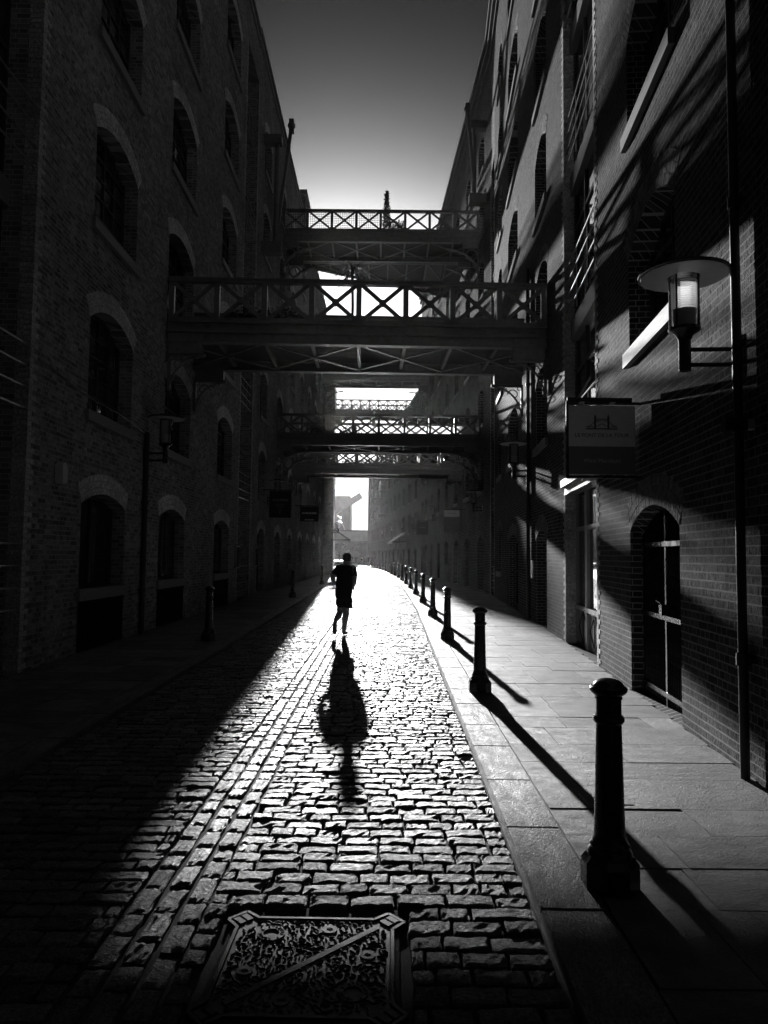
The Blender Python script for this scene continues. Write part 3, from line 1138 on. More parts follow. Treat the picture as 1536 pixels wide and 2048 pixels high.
# ------------------------------------------------------------------ footbridges
def footbridge(label, xa, ya, xb, yb, zb, width=2.4, beam=.52, rail=1.0, n=8, lattice='X', round_bracket=False, drop=.85, mesh_panels=0, marks=False, near=True):
    A, B = Vector((xa, ya)), Vector((xb, yb))
    L = (B - A).length
    root = thing('footbridge', label, 'footbridge', (xa, ya, zb), math.atan2(yb - ya, xb - xa), 'iron footbridges across the street')
    st = M['girder']
    w = L / n
    post = MB().box(-.062, .062, -.05, .05, 0, rail - .1).mesh('post', st)
    dl = math.hypot(w - .10, rail - .16)
    da = math.atan2(rail - .16, w - .10)
    brace = MB().box(-dl / 2, dl / 2, -.022, .022, -.044, .044).mesh('brace', st)
    boss = MB().tube([(0, -.06, 0), (0, .06, 0)], [.075, .075], 12).mesh('boss', st)
    for yy, out in ((0.0, -1), (width, 1)):
        gm = MB()
        # plate girder: flanges proud of the web
        gm.box(0, L, yy - .06, yy + .06, .03, beam - .04)
        gm.box(0, L, yy - .14, yy + .14, beam - .04, beam)
        gm.box(0, L, yy - .13, yy + .13, beam * .46, beam * .46 + .04)
        gm.box(0, L, yy - .10, yy + .10, 0, .03)
        gi = gm.build('girder', st, root)
        for x0, x1 in ((.04, .78), (L - .78, L - .04)):
            MB().box(x0, x1, yy - .085, yy + .085, -.25, beam * .46 - .004).build('end_plate', st, gi)
        if near:
            rv = MB()
            for xx in (.30, .36, .66, .74, .86, .94, L - .30, L - .36, L - .66, L - .74):
                for zz in (.12, beam * .46 + .14):
                    rv.tube([(xx, yy - .06, zz), (xx, yy - .105, zz)], [.022, .012], 6)
            rv.build('rivet', st, gi, kind='stuff')
        z0 = beam
        MB().box(0, L, yy - .05, yy + .05, z0, z0 + .10).build('bottom_chord', st, root)
        MB().box(-.02, L + .02, yy - .075, yy + .075, z0 + rail - .10, z0 + rail - .03).box(-.03, L + .03, yy - .11, yy + .11, z0 + rail - .03, z0 + rail).build('top_rail', st, root)
        for i in range(n + 1):
            x = min(max(i * w, .055), L - .055)
            link('post', post, root, None, (x, yy, z0))
        for i in range(n):
            xc = (i + .5) * w
            zc = z0 + .06 + (rail - .12) / 2
            for sgn, dy in ((1, -.012), (-1, .012)):
                link('brace', brace, root, None, (xc, yy + dy * 2, zc), (0, sgn * da, 0))
            link('boss', boss, root, None, (xc, yy, zc))
        # brackets
        for side in (0, 1):
            fx = (lambda x: x) if side == 0 else (lambda x: L - x)
            br = MB()
            R = drop
            zt = -.25
            if not round_bracket:
                br.bar((fx(.03), yy, zt - R), (fx(.03), yy, zt), .09, .06, (1, 0, 0))
                br.bar((fx(0), yy, zt - .03), (fx(R), yy, zt - .03), .09, .06)
                pts = [(fx(R - R * .97 * math.sin(t)), yy, zt - R + R * .97 * math.cos(t) - .0) for t in np.linspace(0, pi / 2, 13)]
                pts = [(fx(.05 + (R - .08) * (1 - math.cos(t))), yy, zt - R + (R - .06) * math.sin(t)) for t in np.linspace(0, pi / 2, 14)]
                for p, q in zip(pts[:-1], pts[1:]):
                    br.bar(p, q, .10, .035, (0, 1, 0)) if False else br.tube([p, q], .026, 6)
                bo = br.build('bracket', st, root)
                sc = MB()
                cx, cz = .25, zt - .27
                sp = [(fx(cx + (.17 - .012 * k) * math.cos(k * .55)), yy, cz + (.17 - .012 * k) * math.sin(k * .55)) for k in range(13)]
                for p, q in zip(sp[:-1], sp[1:]):
                    sc.tube([p, q], .015, 5)
                for cx2, cz2, r2 in ((.12, zt - .56, .07), (.50, zt - .13, .06), (.10, zt - .10, .05), (.66, zt - .085, .03)):
                    rp = [(fx(cx2 + r2 * math.cos(t)), yy, cz2 + r2 * math.sin(t)) for t in np.linspace(0, 2 * pi, 11)]
                    sc.tube(rp, .012, 5, False)
                sc.build('scroll', st, bo, kind='stuff')
            else:
                R2_ = drop * 1.55
                br.bar((fx(.03), yy, zt - R2_), (fx(.03), yy, zt), .09, .06, (1, 0, 0))
                pts = [(fx(.05 + (R2_ * 1.15) * (1 - math.cos(t))), yy, zt - R2_ + (R2_ - .06) * math.sin(t)) for t in np.linspace(0, pi / 2, 14)]
                br.tube(pts, .055, 6)
                bo = br.build('bracket', st, root)
                sc = MB()
                for cx2, cz2, r2 in ((.33, zt - .33, .27), (.86, zt - .15, .12), (.16, zt - .86, .11)):
                    rp = [(fx(cx2 + r2 * math.cos(t)), yy, cz2 + r2 * math.sin(t)) for t in np.linspace(0, 2 * pi, 17)]
                    sc.tube(rp, .04, 6, False)
                sc.build('ring', st, bo, kind='stuff')
    # deck
    zd = beam * .46 + .02
    deck = MB().box(0, L, .13, width - .13, zd + .045, zd + .06).build('deck', M['timber'], root)
    np_ = max(6, int((width - .26) / .15))
    for k in range(np_):
        y0 = .13 + (width - .26) * k / np_
        piece('plank', 'timber', deck, 0, L, y0 + .006, y0 + (width - .26) / np_ - .006, zd, zd + .044)
    for i in range(1, n):
        MB().box(i * w - .04, i * w + .04, .10, width - .10, zd - .16, zd - .002).build('joist', st, root)
    for i in range(0, n, 2):
        for p, q in (((i * w, .12), ((i + 2) * w, width - .12)), ((i * w, width - .12), ((i + 2) * w, .12))):
            if (i + 2) * w <= L + .01:
                MB().bar((p[0], p[1], zd - .19), (q[0], q[1], zd - .19 - (.025 if p[1] < 1 else 0)), .07, .024).build('wind_brace', st, root)
    if mesh_panels:
        mm = MB()
        for i in range(0, mesh_panels):
            x0, x1 = i * w + .06, (i + 1) * w - .06
            k = 12
            for j in range(k + 1):
                x = x0 + (x1 - x0) * j / k
                mm.box(x - .008, x + .008, .052, .066, beam + .1, beam + rail - .1)
            for j in range(10):
                z = beam + .12 + (rail - .24) * j / 9
                mm.box(x0, x1, .068, .082, z - .008, z + .008)
        mm.build('wire_mesh', M['iron'], root, kind='stuff')
    if marks:
        for txt, xx, zz in (('6/7A', .48, beam * .46 + .15), ('5/7A', .45, -.04)):
            link('lettering', text_mesh(txt, .11, M['ink']), root, None, (xx, -.088 if zz < .1 else -.064, zz), (pi / 2, 0, 0))
    return root


B2 = footbridge('iron footbridge with crossed braces, a palm and flower boxes, lowest and largest of all', wall_l(16) + .05, 16.0, wall_r(16.2) - .02, 16.2, 6.50, 2.45, .50, 1.02, 8, marks=True)
B1 = footbridge('iron footbridge topmost of all, with a small conifer and wire mesh behind its braces', -5.15, 34.2, wall_r(34.2) - .02, 34.2, 17.1, 2.35, .58, 1.05, 8, round_bracket=True, mesh_panels=4)
B3 = footbridge('iron footbridge with ring shaped brackets below the topmost one, one storey up', -5.15, 33.4, wall_r(33.4) - .02, 33.4, 6.86, 2.3, .50, 1.0, 8, round_bracket=True)
B4 = footbridge('iron footbridge close behind the ring bracketed lower bridge, with a flowery railing', -5.12, 39.0, wall_r(39) - .02, 39.0, 6.15, 2.0, .52, .95, 8, near=False)
B1b = thing('footbridge', 'wedge shaped iron deck filling the gap behind the topmost footbridge', 'footbridge', (-5.1, 36.75, 17.1), 0, 'iron footbridges across the street')
WX, WY0, WY1 = 9.3, .25, 5.2
wm = MB()
wm.v = [(0, 0, .30), (WX, 0, .30), (WX, WY1, .30), (0, WY0, .30), (0, 0, .36), (WX, 0, .36), (WX, WY1, .36), (0, WY0, .36)]
wm.f = [(0, 3, 2, 1), (4, 5, 6, 7), (0, 1, 5, 4), (1, 2, 6, 5), (2, 3, 7, 6), (3, 0, 4, 7)]
wm.build('deck', M['timber'], B1b)
MB().bar((0, WY0, .28), (WX, WY1, .28), .16, .56).build('girder', M['girder'], B1b)
MB().bar((0, .08, .28), (WX, .08, .28), .12, .52).build('girder', M['girder'], B1b)
for k_ in range(1, 9):
    x_ = WX * k_ / 9
    MB().box(x_ - .04, x_ + .04, .15, WY0 + (WY1 - WY0) * k_ / 9 - .08, .13, .298).build('joist', M['girder'], B1b)
for k_ in range(2, 9, 2):
    xa_, xb_ = WX * (k_ - 1) / 9, WX * (k_ + 1) / 9
    ya_, yb_ = WY0 + (WY1 - WY0) * (k_ - 1) / 9, WY0 + (WY1 - WY0) * (k_ + 1) / 9
    MB().bar((xa_, .15, .11), (xb_, yb_ - .1, .11), .07, .024).build('wind_brace', M['girder'], B1b)
    MB().bar((xa_, ya_ - .1, .085), (xb_, .15, .085), .07, .024).build('wind_brace', M['girder'], B1b)
B5 = footbridge('distant iron footbridge high above the street, its underside catching light', -5.1, 57.0, wall_r(57) - .02, 57.0, 15.8, 2.4, .6, 1.0, 8, round_bracket=True, near=False)
B6 = footbridge('farthest iron footbridge of all, lined with plants along its railing', -5.2, 70.0, wall_r(64) - .3, 70.0, 15.5, 2.4, .55, 1.1, 9, near=False)


M['screen'] = m_frost('frosted_screen', 0.85, 0.85)
for k_ in range(4):
    t_ = thing('wind_screen', 'frosted pale wind screen panel behind the railing of the ring bracketed lower footbridge', 'screen', (.05 + 1.12 * k_, 35.45, 6.86 + .315), 0, 'frosted screens on the footbridge')
    MB().quad((.02, 0, .12), (1.06, 0, .12), (1.06, 0, 1.12), (.02, 0, 1.12)).build('panel', M['screen'], t_)
    MB().box(0, .02, -.012, .012, 0, 1.14).box(1.06, 1.08, -.012, .012, 0, 1.14).box(.02, 1.06, -.012, .012, .09, .12).box(.02, 1.06, -.012, .012, 1.12, 1.14).build('frame', M['galv'], t_)

# ------------------------------------------------------------------ planting on the bridges
def leaf_mass(name, root, n, rad, size, mat='leaf', flat=1.0, cone=False):
    m = MB()
    for _ in range(n):
        if cone:
            z = random.random()
            r = rad[0] * (1 - z) ** .8 * (.55 + .45 * random.random()) + .02
            t = random.uniform(0, 2 * pi)
            c = Vector((r * math.cos(t), r * math.sin(t), z * rad[2]))
        else:
            v = Vector((random.gauss(0, 1), random.gauss(0, 1), random.gauss(0, 1))).normalized() * random.random() ** .35
            c = Vector((v.x * rad[0], v.y * rad[1], v.z * rad[2]))
        a = Vector((random.gauss(0, 1), random.gauss(0, 1), random.gauss(0, 1) + (1.5 if cone else 0))).normalized()
        b = a.cross(Vector((random.gauss(0, 1), random.gauss(0, 1), random.gauss(0, 1)))).normalized()
        s = size * random.uniform(.6, 1.3)
        m.quad(c - b * s * .3, c + a * s * .5 - b * s * .05, c + a * s, c + a * s * .45 + b * s * .35)
    return m.build(name, M[mat], root)


def planter(root, w, d, h):
    m = MB().box(-w / 2, w / 2, -d / 2, d / 2, 0, h)
    m.box(-w / 2 - .02, w / 2 + .02, -d / 2 - .02, d / 2 + .02, h - .05, h + .005)
    return m.build('pot', M['pot'], root)


dk = .50 * .46 + .02 + .065
palm = thing('palm', 'potted palm with drooping blades on the lowest footbridge', 'plant', (-.86, 17.5, 6.5 + dk))
MB().lathe([(.17, 0), (.22, .34), (.24, .34), (.24, .38), (.2, .38)], 14).build('pot', M['pot'], palm, True)
MB().tube([(0, 0, .3), (.02, 0, 1.1), (0, .02, 2.0)], [.05, .035, .04], 8).build('trunk', M['timber'], palm, True)
pl = MB()
for k in range(70):
    t = random.uniform(0, 2 * pi)
    L = random.uniform(.45, .75)
    e = random.uniform(.1, 1.2)
    p = Vector((0, 0, 1.98 + random.uniform(-.08, .05)))
    v = Vector((math.cos(t) * math.cos(e), math.sin(t) * math.cos(e), math.sin(e)))
    sd = Vector((-math.sin(t), math.cos(t), 0))
    prev = None
    for j in range(7):
        wd = .013 * math.sin(pi * min(1, (j + .7) / 7.2)) + .003
        cur = (p - sd * wd, p + sd * wd)
        if prev:
            pl.quad(prev[0], prev[1], cur[1], cur[0])
        prev = cur
        p = p + v * (L / 6)
        v = (v + Vector((0, 0, -.32))).normalized()
pl.build('frond', M['leaf'], palm)
for i, (x, w) in enumerate(((-3.3, .9), (-2.35, .9))):
    t = thing('flower_box', ('long flower box full of leafy stems on the lowest footbridge, nearer the old doorway' if i == 0 else 'long flower box full of leafy stems on the lowest footbridge, nearer the palm'), 'plant', (x, 16.35, 6.5 + dk))
    planter(t, w, .25, .25)
    o = leaf_mass('foliage', t, 420, (w * .55, .2, .24), .09)
    o.location.z = .42
t = thing('bench_planter', 'low dark planter bench on the lowest footbridge beyond the palm', 'plant', (1.75, 18.0, 6.5 + dk))
planter(t, 1.7, .4, .45)
leaf_mass('foliage', t, 160, (.8, .2, .12), .08).location.z = .5
dk1 = .58 * .46 + .02 + .065
con = thing('conifer', 'slim potted conifer rising above the topmost footbridge railing', 'plant', (-.02, 34.9, 17.1 + dk1))
planter(con, .45, .45, .4)
MB().tube([(0, 0, .35), (0, 0, 1.7)], [.04, .01], 6).build('trunk', M['timber'], con)
leaf_mass('foliage', con, 1300, (.22, .22, 2.25), .13, cone=True).location.z = .35
t = thing('round_bush', 'rounded bush in a pot beside the conifer on the topmost footbridge', 'plant', (.58, 34.9, 17.1 + dk1))
planter(t, .5, .45, .35)
leaf_mass('foliage', t, 900, (.45, .4, .42), .11).location.z = .68
t = thing('fern', 'arching fern in a pot at the right end of the topmost footbridge', 'plant', (2.9, 34.9, 17.1 + dk1))
planter(t, .4, .4, .3)
leaf_mass('foliage', t, 200, (.55, .35, .3), .12).location.z = .6
for i in range(5):
    t = thing('flower_box', ('leafy flower box along the railing of the footbridge close behind the ring bracketed one', 'leafy flower box on the ring bracketed lower footbridge, beside its left wall', 'leafy flower box at the middle of the ring bracketed lower footbridge', 'leafy flower box on the farthest footbridge', 'leafy flower box on the high distant footbridge with the lit underside')[i], 'plant',
              ((-1.5, 40.2, 6.15 + .325), (-3.2, 33.9, 6.86 + .32), (-1.7, 33.9, 6.86 + .32), (-3.0, 70.6, 15.5 + .34), (-.6, 57.5, 15.8 + .36))[i])  # last box, on the high distant bridge, is added to shade the right wall
    planter(t, (2.6, 1.1, 1.3, 5.0, 6.0)[i], .3, .25)
    leaf_mass('foliage', t, (700, 350, 350, 700, 900)[i], ((2.6, 1.1, 1.3, 5.0, 6.0)[i] * .5, .22, .28), .12).location.z = .45
t = thing('lattice_gate', 'low slatted timber screen standing on the topmost footbridge', 'screen', (-3.55, 35.9, 17.1 + dk1))
mm = MB().box(-.8, .8, -.02, .02, .25, .32).box(-.8, .8, -.02, .02, .85, .92)
mm.build('rail', M['timber'], t)
for k in range(11):
    piece('slat', 'timber', t, -.78 + .15 * k, -.74 + .15 * k, .021, .045, 0, .98)
t = thing('parasol_pole', 'thin closed parasol standing on the ring bracketed lower footbridge', 'parasol', (-.55, 34.6, 6.86 + .32))
MB().tube([(0, 0, 0), (0, 0, 1.5)], .025, 8).build('pole', M['galv'], t)
MB().tube([(0, 0, .85), (0, 0, 1.2), (0, 0, 1.62)], [.10, .08, .02], 8).build('canopy', M['pale'], t)

# ------------------------------------------------------------------ wall cranes
def wall_crane(label, b, Y, z0, z1, out=1.0):
    u = b.U(Y)
    root = thing('wall_crane', label, 'crane', (b.A.x + (b.B.x - b.A.x) * u / b.L, Y, z0), b.root.rotation_euler.z, 'old cranes on the warehouse walls')
    h = z1 - z0
    MB().tube([(0, -.55, 0), (0, -.55, h)], .10, 10).build('post', M['girder'], root, True)
    MB().box(-.22, .22, -.8, .02, -.42, 0).build('foot_bracket', M['girder'], root)
    MB().box(-.18, .18, -.75, .02, h, h + .35).build('head_bracket', M['girder'], root)
    MB().bar((.14, -.60, .8), (.14, -out, h + .9), .1, .14).build('jib', M['girder'], root)
    MB().tube([(.14, -out, h + .85), (.03, -.55, h * .3)], .02, 6).build('stay', M['galv'], root)
    MB().tube([(.14, -out, h + .7), (.14, -.9, .5)], .015, 6).build('chain', M['galv'], root)
    MB().lathe([(.16, -.05), (.16, .05)], 14, (.14, -out, h + .9)).box(.03, .25, -out - .1, -out + .1, h + .6, h + 1.15).build('sheave', M['girder'], root)


wall_crane('old iron crane on a bracket high on the wall opposite the gabled side', L2, 28.4, 14.4, 18.6, 1.1)
wall_crane('old iron crane on brackets high on the wall with the moulded cornice', R3, 32.4, 18.6, 21.8, .9)


# ------------------------------------------------------------------ bollards
def bollard_parts(root):
    ir = M['iron']
    m = MB()
    m.lathe([(.150, 0), (.150, .13), (.128, .16), (.118, .17)], 8).build('base', ir, root, False)
    m = MB().lathe([(.118, .171), (.112, .19), (.098, .205), (.104, .22), (.092, .235), (.083, .26), (.080, .28)], 24)
    m.build('foot_moulding', ir, root, True)
    MB().lathe([(.080, .28), (.066, .845)], 24).build('shaft', ir, root, True)
    MB().lathe([(.066, .846), (.074, .85), (.081, .862), (.081, .878), (.074, .888), (.066, .892)], 24).build('collar', ir, root, True)
    MB().lathe([(.066, .893), (.0655, .975), (.072, .978), (.072, .986), (.066, .99)], 24).build('neck', ir, root, True)
    MB().lathe([(.066, .991), (.088, 1.006), (.098, 1.02), (.0985, 1.034), (.09, 1.044), (.083, 1.046), (.074, 1.060), (.055, 1.074), (.03, 1.082), (.006, 1.085)], 24).build('cap', ir, root, True)


def copy_tree(o, parent=None):
    c = o.copy()
    C.objects.link(c)
    c.parent = parent
    for ch in o.children:
        copy_tree(ch, c)
    return c


b0 = thing('bollard', 'black cast iron bollard standing on the paving right beside the manhole cover', 'bollard', (1.17, 3.72, .03), 0, 'bollards along the right kerb')
bollard_parts(b0)
b0.scale = (.97, .97, .965)
yy, k = 8.85, 0
while yy < 118:
    c = copy_tree(b0)
    c.location = (kerb_r(yy) + .36, yy, .03)
    c.rotation_euler.z = random.choice((0, pi / 4 * 1.0, pi / 2))
    c['label'] = ('black cast iron bollard second along the right kerb from the manhole cover', 'black cast iron bollard third along the right kerb from the manhole cover', 'black cast iron bollard fourth along the right kerb from the manhole cover')[k] if k < 3 else 'black cast iron bollard in the long far row along the right kerb'
    k += 1
    yy += 5.45
for i, (x, y) in enumerate(((-3.32, 13.66), (-3.47, 27.4), (-3.42, 39.6))):
    c = copy_tree(b0)
    c.location = (x, y, .03)
    c['group'] = 'bollards along the left kerb'
    c['label'] = ('black cast iron bollard alone in front of the left wall grilles', 'black cast iron bollard on the left pavement below the large dark sign', 'black cast iron bollard on the left pavement below the small dark sign')[i]


# ------------------------------------------------------------------ wall lamps
def lamp(label, b, Y, zarm, detail=True):
    u = b.U(Y)
    root = thing('wall_lamp', label, 'lamp', (b.A.x + (b.B.x - b.A.x) * u / b.L, b.A.y + (b.B.y - b.A.y) * u / b.L, zarm), b.root.rotation_euler.z, 'disc topped wall lamps')
    ir = M['iron']
    cy = -.44
    MB().box(-.07, .07, -.02, .0, -.14, .26).build('wall_plate', ir, root)
    for z in (0.0, .15):
        MB().tube([(0, 0, z), (0, cy, z)], .022, 8).build('arm', ir, root, True)
    MB().tube([(0, cy, -.06), (0, cy, .24)], .052, 14).build('stem', ir, root, True)
    MB().lathe([(.052, .24), (.075, .29), (.125, .325), (.135, .335), (.135, .36)], 24, (0, cy, 0)).build('cup', ir, root, True)
    MB().lathe([(.128, .361), (.128, .862)], 28, (0, cy, 0), False).build('glass', M['clear'], root, True)
    prof = [(.10, .54)]
    for k in range(13):
        z = .55 + k * .022
        prof += [(.100, z), (.111, z + .008), (.100, z + .018)]
    MB().lathe(prof, 24, (0, cy, 0), False).build('diffuser', M['frost'], root, True)
    MB().lathe([(.095, .362), (.097, .54)], 20, (0, cy, 0)).build('lamp_holder', M['pale'], root, True)
    for k in range(4):
        t = pi / 4 + k * pi / 2
        MB().tube([(.13 * math.cos(t), cy + .13 * math.sin(t), .35), (.13 * math.cos(t), cy + .13 * math.sin(t), .93)], .009, 6).build('rod', ir, root)
    MB().lathe([(.10, .872), (.37, .880), (.383, .885), (.383, .898), (.36, .906), (.2, .925), (.05, .93)], 40, (0, cy, 0)).build('disc', ir, root, True)
    MB().lathe([(.135, .863), (.362, .871), (.362, .8735), (.135, .8655)], 40, (0, cy, 0), False).build('disc_underside', M['pale'], root, True)
    MB().lathe([(.17, .926), (.17, .955), (.15, .968), (.03, .985)], 24, (0, cy, 0)).build('finial', ir, root, True)
    return root


lamp('disc topped wall lamp with ribbed diffuser beside the hanging wine sign', R1, 5.66, 3.27).scale = (.93, .93, .84)
lamp('disc topped wall lamp fixed to the drainpipe of the left wall', L1, 14.72, 3.62)
lamp('disc topped wall lamp above the two plain arched doors', R2, 18.95, 3.85)
lamp('disc topped wall lamp right above the large dark hanging sign', L2, 31.0, 4.0)
lamp('disc topped wall lamp next to the pale sibling hanging sign', R3, 33.0, 3.8)
for i, y in enumerate((50, 66, 74, 84, 96)):
    lamp('small distant lamp in the row along the right walls', R3 if y < 64 else R4, y, 4.2)
for i, y in enumerate((61.5, 66, 72)):
    lamp('small distant lamp in the cluster on the forward standing house', L3, y, 3.6 + .5 * i)


# ------------------------------------------------------------------ hanging signs
def sign_frame(root, x0, x1, z0, z1):
    ir = M['iron']
    for nm, p, q in (('frame', (x0 - .02, 0, z1 + .03), (x1 + .12, 0, z1 + .03)), ('frame', (x0 - .02, 0, z0 - .03), (x1 + .12, 0, z0 - .03)), ('frame', (x0 - .012, 0, z0 - .05), (x0 - .012, 0, z1 + .06)), ('frame', (x1 + .11, 0, z0 - .09), (x1 + .11, 0, z1 + .10))):
        MB().bar(p, q, .03, .03, (0, 1, 0)).build(nm, ir, root)


SY = 8.55
wx = wall_r(SY)
sg = thing('hanging_sign', 'square pale hanging sign with a bridge emblem reading LE PONT DE LA TOUR Wine Merchant', 'sign', (wx, SY, 2.70))
x0, x1 = -.86, -.05
piece('panel', 'sign_pale', sg, x0, x1, -.012, .012, .34, .84)
piece('lower_panel', 'sign_grey', sg, x0, x1, -.012, .012, .0, .34)
sign_frame(sg, x0, x1, 0, .84)
MB().tube([(x0 - .02, -.03, .90), (x1 - .05, -.03, .90)], .035, 10).build('light_tube', M['iron'], sg, True)
for xx in (x0 + .15, x0 + .52):
    MB().box(xx - .03, xx + .03, -.09, -.02, .855, .872).build('light_lens', M['pale'], sg)
MB().bar((x0 + .12, 0, .92), (x0 + .42, .5, 1.32), .014, .03).build('stay', M['galv'], sg)
MB().bar((x1 + .10, 0, 0), (.02, 0, 0), .03, .03).bar((x1 + .10, 0, .87), (.02, 0, .87), .03, .03).build('wall_arm', M['iron'], sg)
cx = (x0 + x1) / 2


def letter(txt, size, mat, x, z, sx=1.0):
    o = link('lettering', text_mesh(txt, size, M[mat]), sg, None, (x, -.0135, z), (pi / 2, 0, 0))
    o.scale.x = sx


letter('LE PONT DE LA TOUR', .062, 'ink', cx, .475, 1.06)
letter('Wine Merchant', .070, 'pale', cx, .165)
em = MB()
for p, q, w in (((-.19, .555), (.19, .555), .014), ((-.19, .58), (-.10, .58), .008), ((.10, .58), (.19, .58), .008), ((-.08, .56), (-.08, .70), .024), ((.08, .56), (.08, .70), .024),
                ((-.08, .675), (.08, .675), .010), ((-.08, .655), (.08, .655), .006), ((-.055, .585), (-.005, .62), .008), ((.055, .585), (.005, .62), .008), ((-.065, .655), (-.03, .635), .006), ((.065, .655), (.03, .635), .006)):
    em.bar((p[0] + cx, -.0135, p[1]), (q[0] + cx, -.0135, q[1]), .002, w, (0, 0, 1) if abs(q[0] - p[0]) > .001 else (1, 0, 0))
for sgn in (-1, 1):
    pr = None
    for t in np.linspace(0, 1, 9):
        p = (cx + sgn * (.09 + .10 * t), -.0135, .645 - .065 * (1 - (1 - t) ** 2))
        if pr:
            em.bar(pr, p, .002, .006)
        pr = p
    em.prism([(cx + sgn * .08 - .013, .70), (cx + sgn * .08 + .013, .70), (cx + sgn * .08, .735)], -.0145, -.0125)
em.build('emblem', M['ink'], sg)


def small_sign(label, x, y, z, w, h, top, bottom, split, lines, ink, group=None):
    r = thing('hanging_sign', label, 'sign', (x, y, z))
    piece('panel', top, r, 0, w, -.015, .015, h * split, h)
    if split > 0:
        piece('lower_panel', bottom, r, 0, w, -.015, .015, 0, h * split)
    ir = M['iron']
    MB().bar((-.3 if x < 0 else 0, 0, h + .04), (w if x < 0 else w + .3, 0, h + .04), .04, .05, (0, 1, 0)).build('arm', ir, r)
    lm = MB()
    for zz, x0, x1, t in lines:
        xx = x0
        while xx < x1:
            l_ = random.uniform(.03, .07)
            lm.box(w * .5 + xx, w * .5 + min(xx + l_, x1), -.0175, -.0151, h * zz, h * zz + t * random.uniform(.8, 1.2))
            xx += l_ + .018
    lm.build('lettering', M[ink], r)
    return r


small_sign('large dark hanging sign with faint lettering on the left wall', -4.92, 30.4, 3.25, .93, 1.15, 'sign_dark', 'sign_dark', 0, [(.62, -.33, .33, .09), (.48, -.2, .2, .04), (.40, -.16, .16, .035), (.32, -.1, .1, .03), (.24, -.07, .07, .03), (.14, -.04, .04, .06)], 'sign_grey')
small_sign('small dark hanging sign with one line of faint lettering', -4.75, 40.2, 3.55, 1.05, .85, 'sign_dark', 'sign_dark', 0, [(.50, -.42, .42, .09), (.08, -.25, .25, .06)], 'pale')
small_sign('two tone pale and grey hanging sign on the far right wall', 3.1, 36.6, 2.95, .80, 1.1, 'sign_pale', 'sign_grey', .68, [(.84, -.2, .2, .03), (.5, -.15, .15, .03), (.38, -.2, .2, .03), (.28, -.15, .15, .03)], 'ink')
small_sign('plain dark hanging sign beyond the two tone one', 2.2, 48.0, 3.1, .8, .9, 'sign_dark', 'sign_dark', 0, [(.5, -.2, .2, .05)], 'sign_grey')

# ------------------------------------------------------------------ fittings on the walls
t = thing('flood_light', 'small pale flood light box on the left wall near the pale quoins', 'light', (wall_l(10.75) + .0, 10.75, 2.72), L1.root.rotation_euler.z)
MB().prism([(-.07, 0), (.07, .03), (.10, .22), (.02, .34), (-.09, .30)], -.13, -.01).build('housing', M['pale'], t)
MB().box(-.03, .03, -.02, 0, .1, .2).build('mount', M['iron'], t)
for i, (y, nm) in enumerate(((24.5, 'slim glazed menu case on the wall beside the left loading bay, nearer the grilles'), (28.2, 'slim glazed menu case on the wall past the left loading bay'))):
    b = L1 if y < 27 else L2
    t = thing('menu_case', nm, 'notice case', (wall_l(y), y, 1.2), b.root.rotation_euler.z, 'menu cases beside the left bay')
    MB().box(-.25, .25, -.09, 0, 0, .75).build('case', M['galv'], t)
    piece('pane', 'glass', t, -.22, .22, -.096, -.091, .03, .72)
    MB().box(-.1, .1, -.2, -.0, .78, .83).build('hood', M['galv'], t)
t = thing('security_camera', 'dark boxy security camera on the gate wall beside the drainpipe', 'camera', (wall_r(5.35), 5.35, 2.72), R1.root.rotation_euler.z)
MB().box(-.05, .05, -.22, -.06, -.05, .05).build('housing', M['iron'], t)
MB().box(-.03, .03, -.07, 0, -.04, .04).build('mount', M['pale'], t)

# awnings far down the street
for lab, b, y, z, mat in (('striped pale awning over a far right shop', R4, 76, 3.1, 'pale'), ('dark striped awning on the forward standing house', L3, 64, 3.0, 'sign_grey')):
    u = b.U(y)
    t = thing('awning', lab, 'awning', (b.A.x + (b.B.x - b.A.x) * u / b.L, y, z), b.root.rotation_euler.z)
    for k in range(10):
        x = -2.5 + .5 * k
        MB().prism([(0, 0)] * 0 or [(x, 0), (x + .5, 0), (x + .5, .02), (x, .02)], 0, .001)
        m = MB()
        m.quad((x, 0, 1.0), (x + .5, 0, 1.0), (x + .5, -1.5, 0), (x, -1.5, 0))
        m.quad((x, -1.5, -.2), (x + .5, -1.5, -.2), (x + .5, -1.5, 0), (x, -1.5, 0))
        m.build('stripe', M[mat if k % 2 else 'sign_dark'], t)
    MB().tube([(-2.5, 0, 0), (-2.5, -1.5, 0), (2.5, -1.5, 0), (2.5, 0, 0)], .03, 6).build('frame', M['iron'], t)

# ------------------------------------------------------------------ manhole cover
mh = thing('manhole_cover', 'square cast iron manhole cover with wormy studs and notched corners set in the setts', 'manhole cover', (-.30, 3.08, -.004), math.radians(-.8))
W = .355
ci_ = M['castiron']
MB().box(-W - .03, W + .03, -W - .03, W + .03, -.03, -.008).build('tray', M['bed'], mh)
piece('plate', 'castiron', mh, -W + .012, W - .012, -W + .012, W - .012, -.025, -.002)
fr = MB()
c = .085
pts = [(-W + c, W), (W - c, W), (W - .02, W + .055), (W + .055, W - .02), (W, W - c), (W, -W + c), (W + .055, -W + .02), (W - .02, -W - .055), (W - c, -W), (-W + c, -W), (-W + .02, -W - .055), (-W - .055, -W + .02), (-W, -W + c), (-W, W - c), (-W - .055, W - .02), (-W + .02, W + .055)]
for p, q in zip(pts, pts[1:] + pts[:1]):
    fr.bar((p[0], p[1], -.008), (q[0], q[1], -.008), .015, .024)
fr.build('rim', ci_, mh)
MB().bar((-W + .07, -W + .07, .0), (W - .07, W - .07, .0), .03, .006).build('split_bar', ci_, mh)
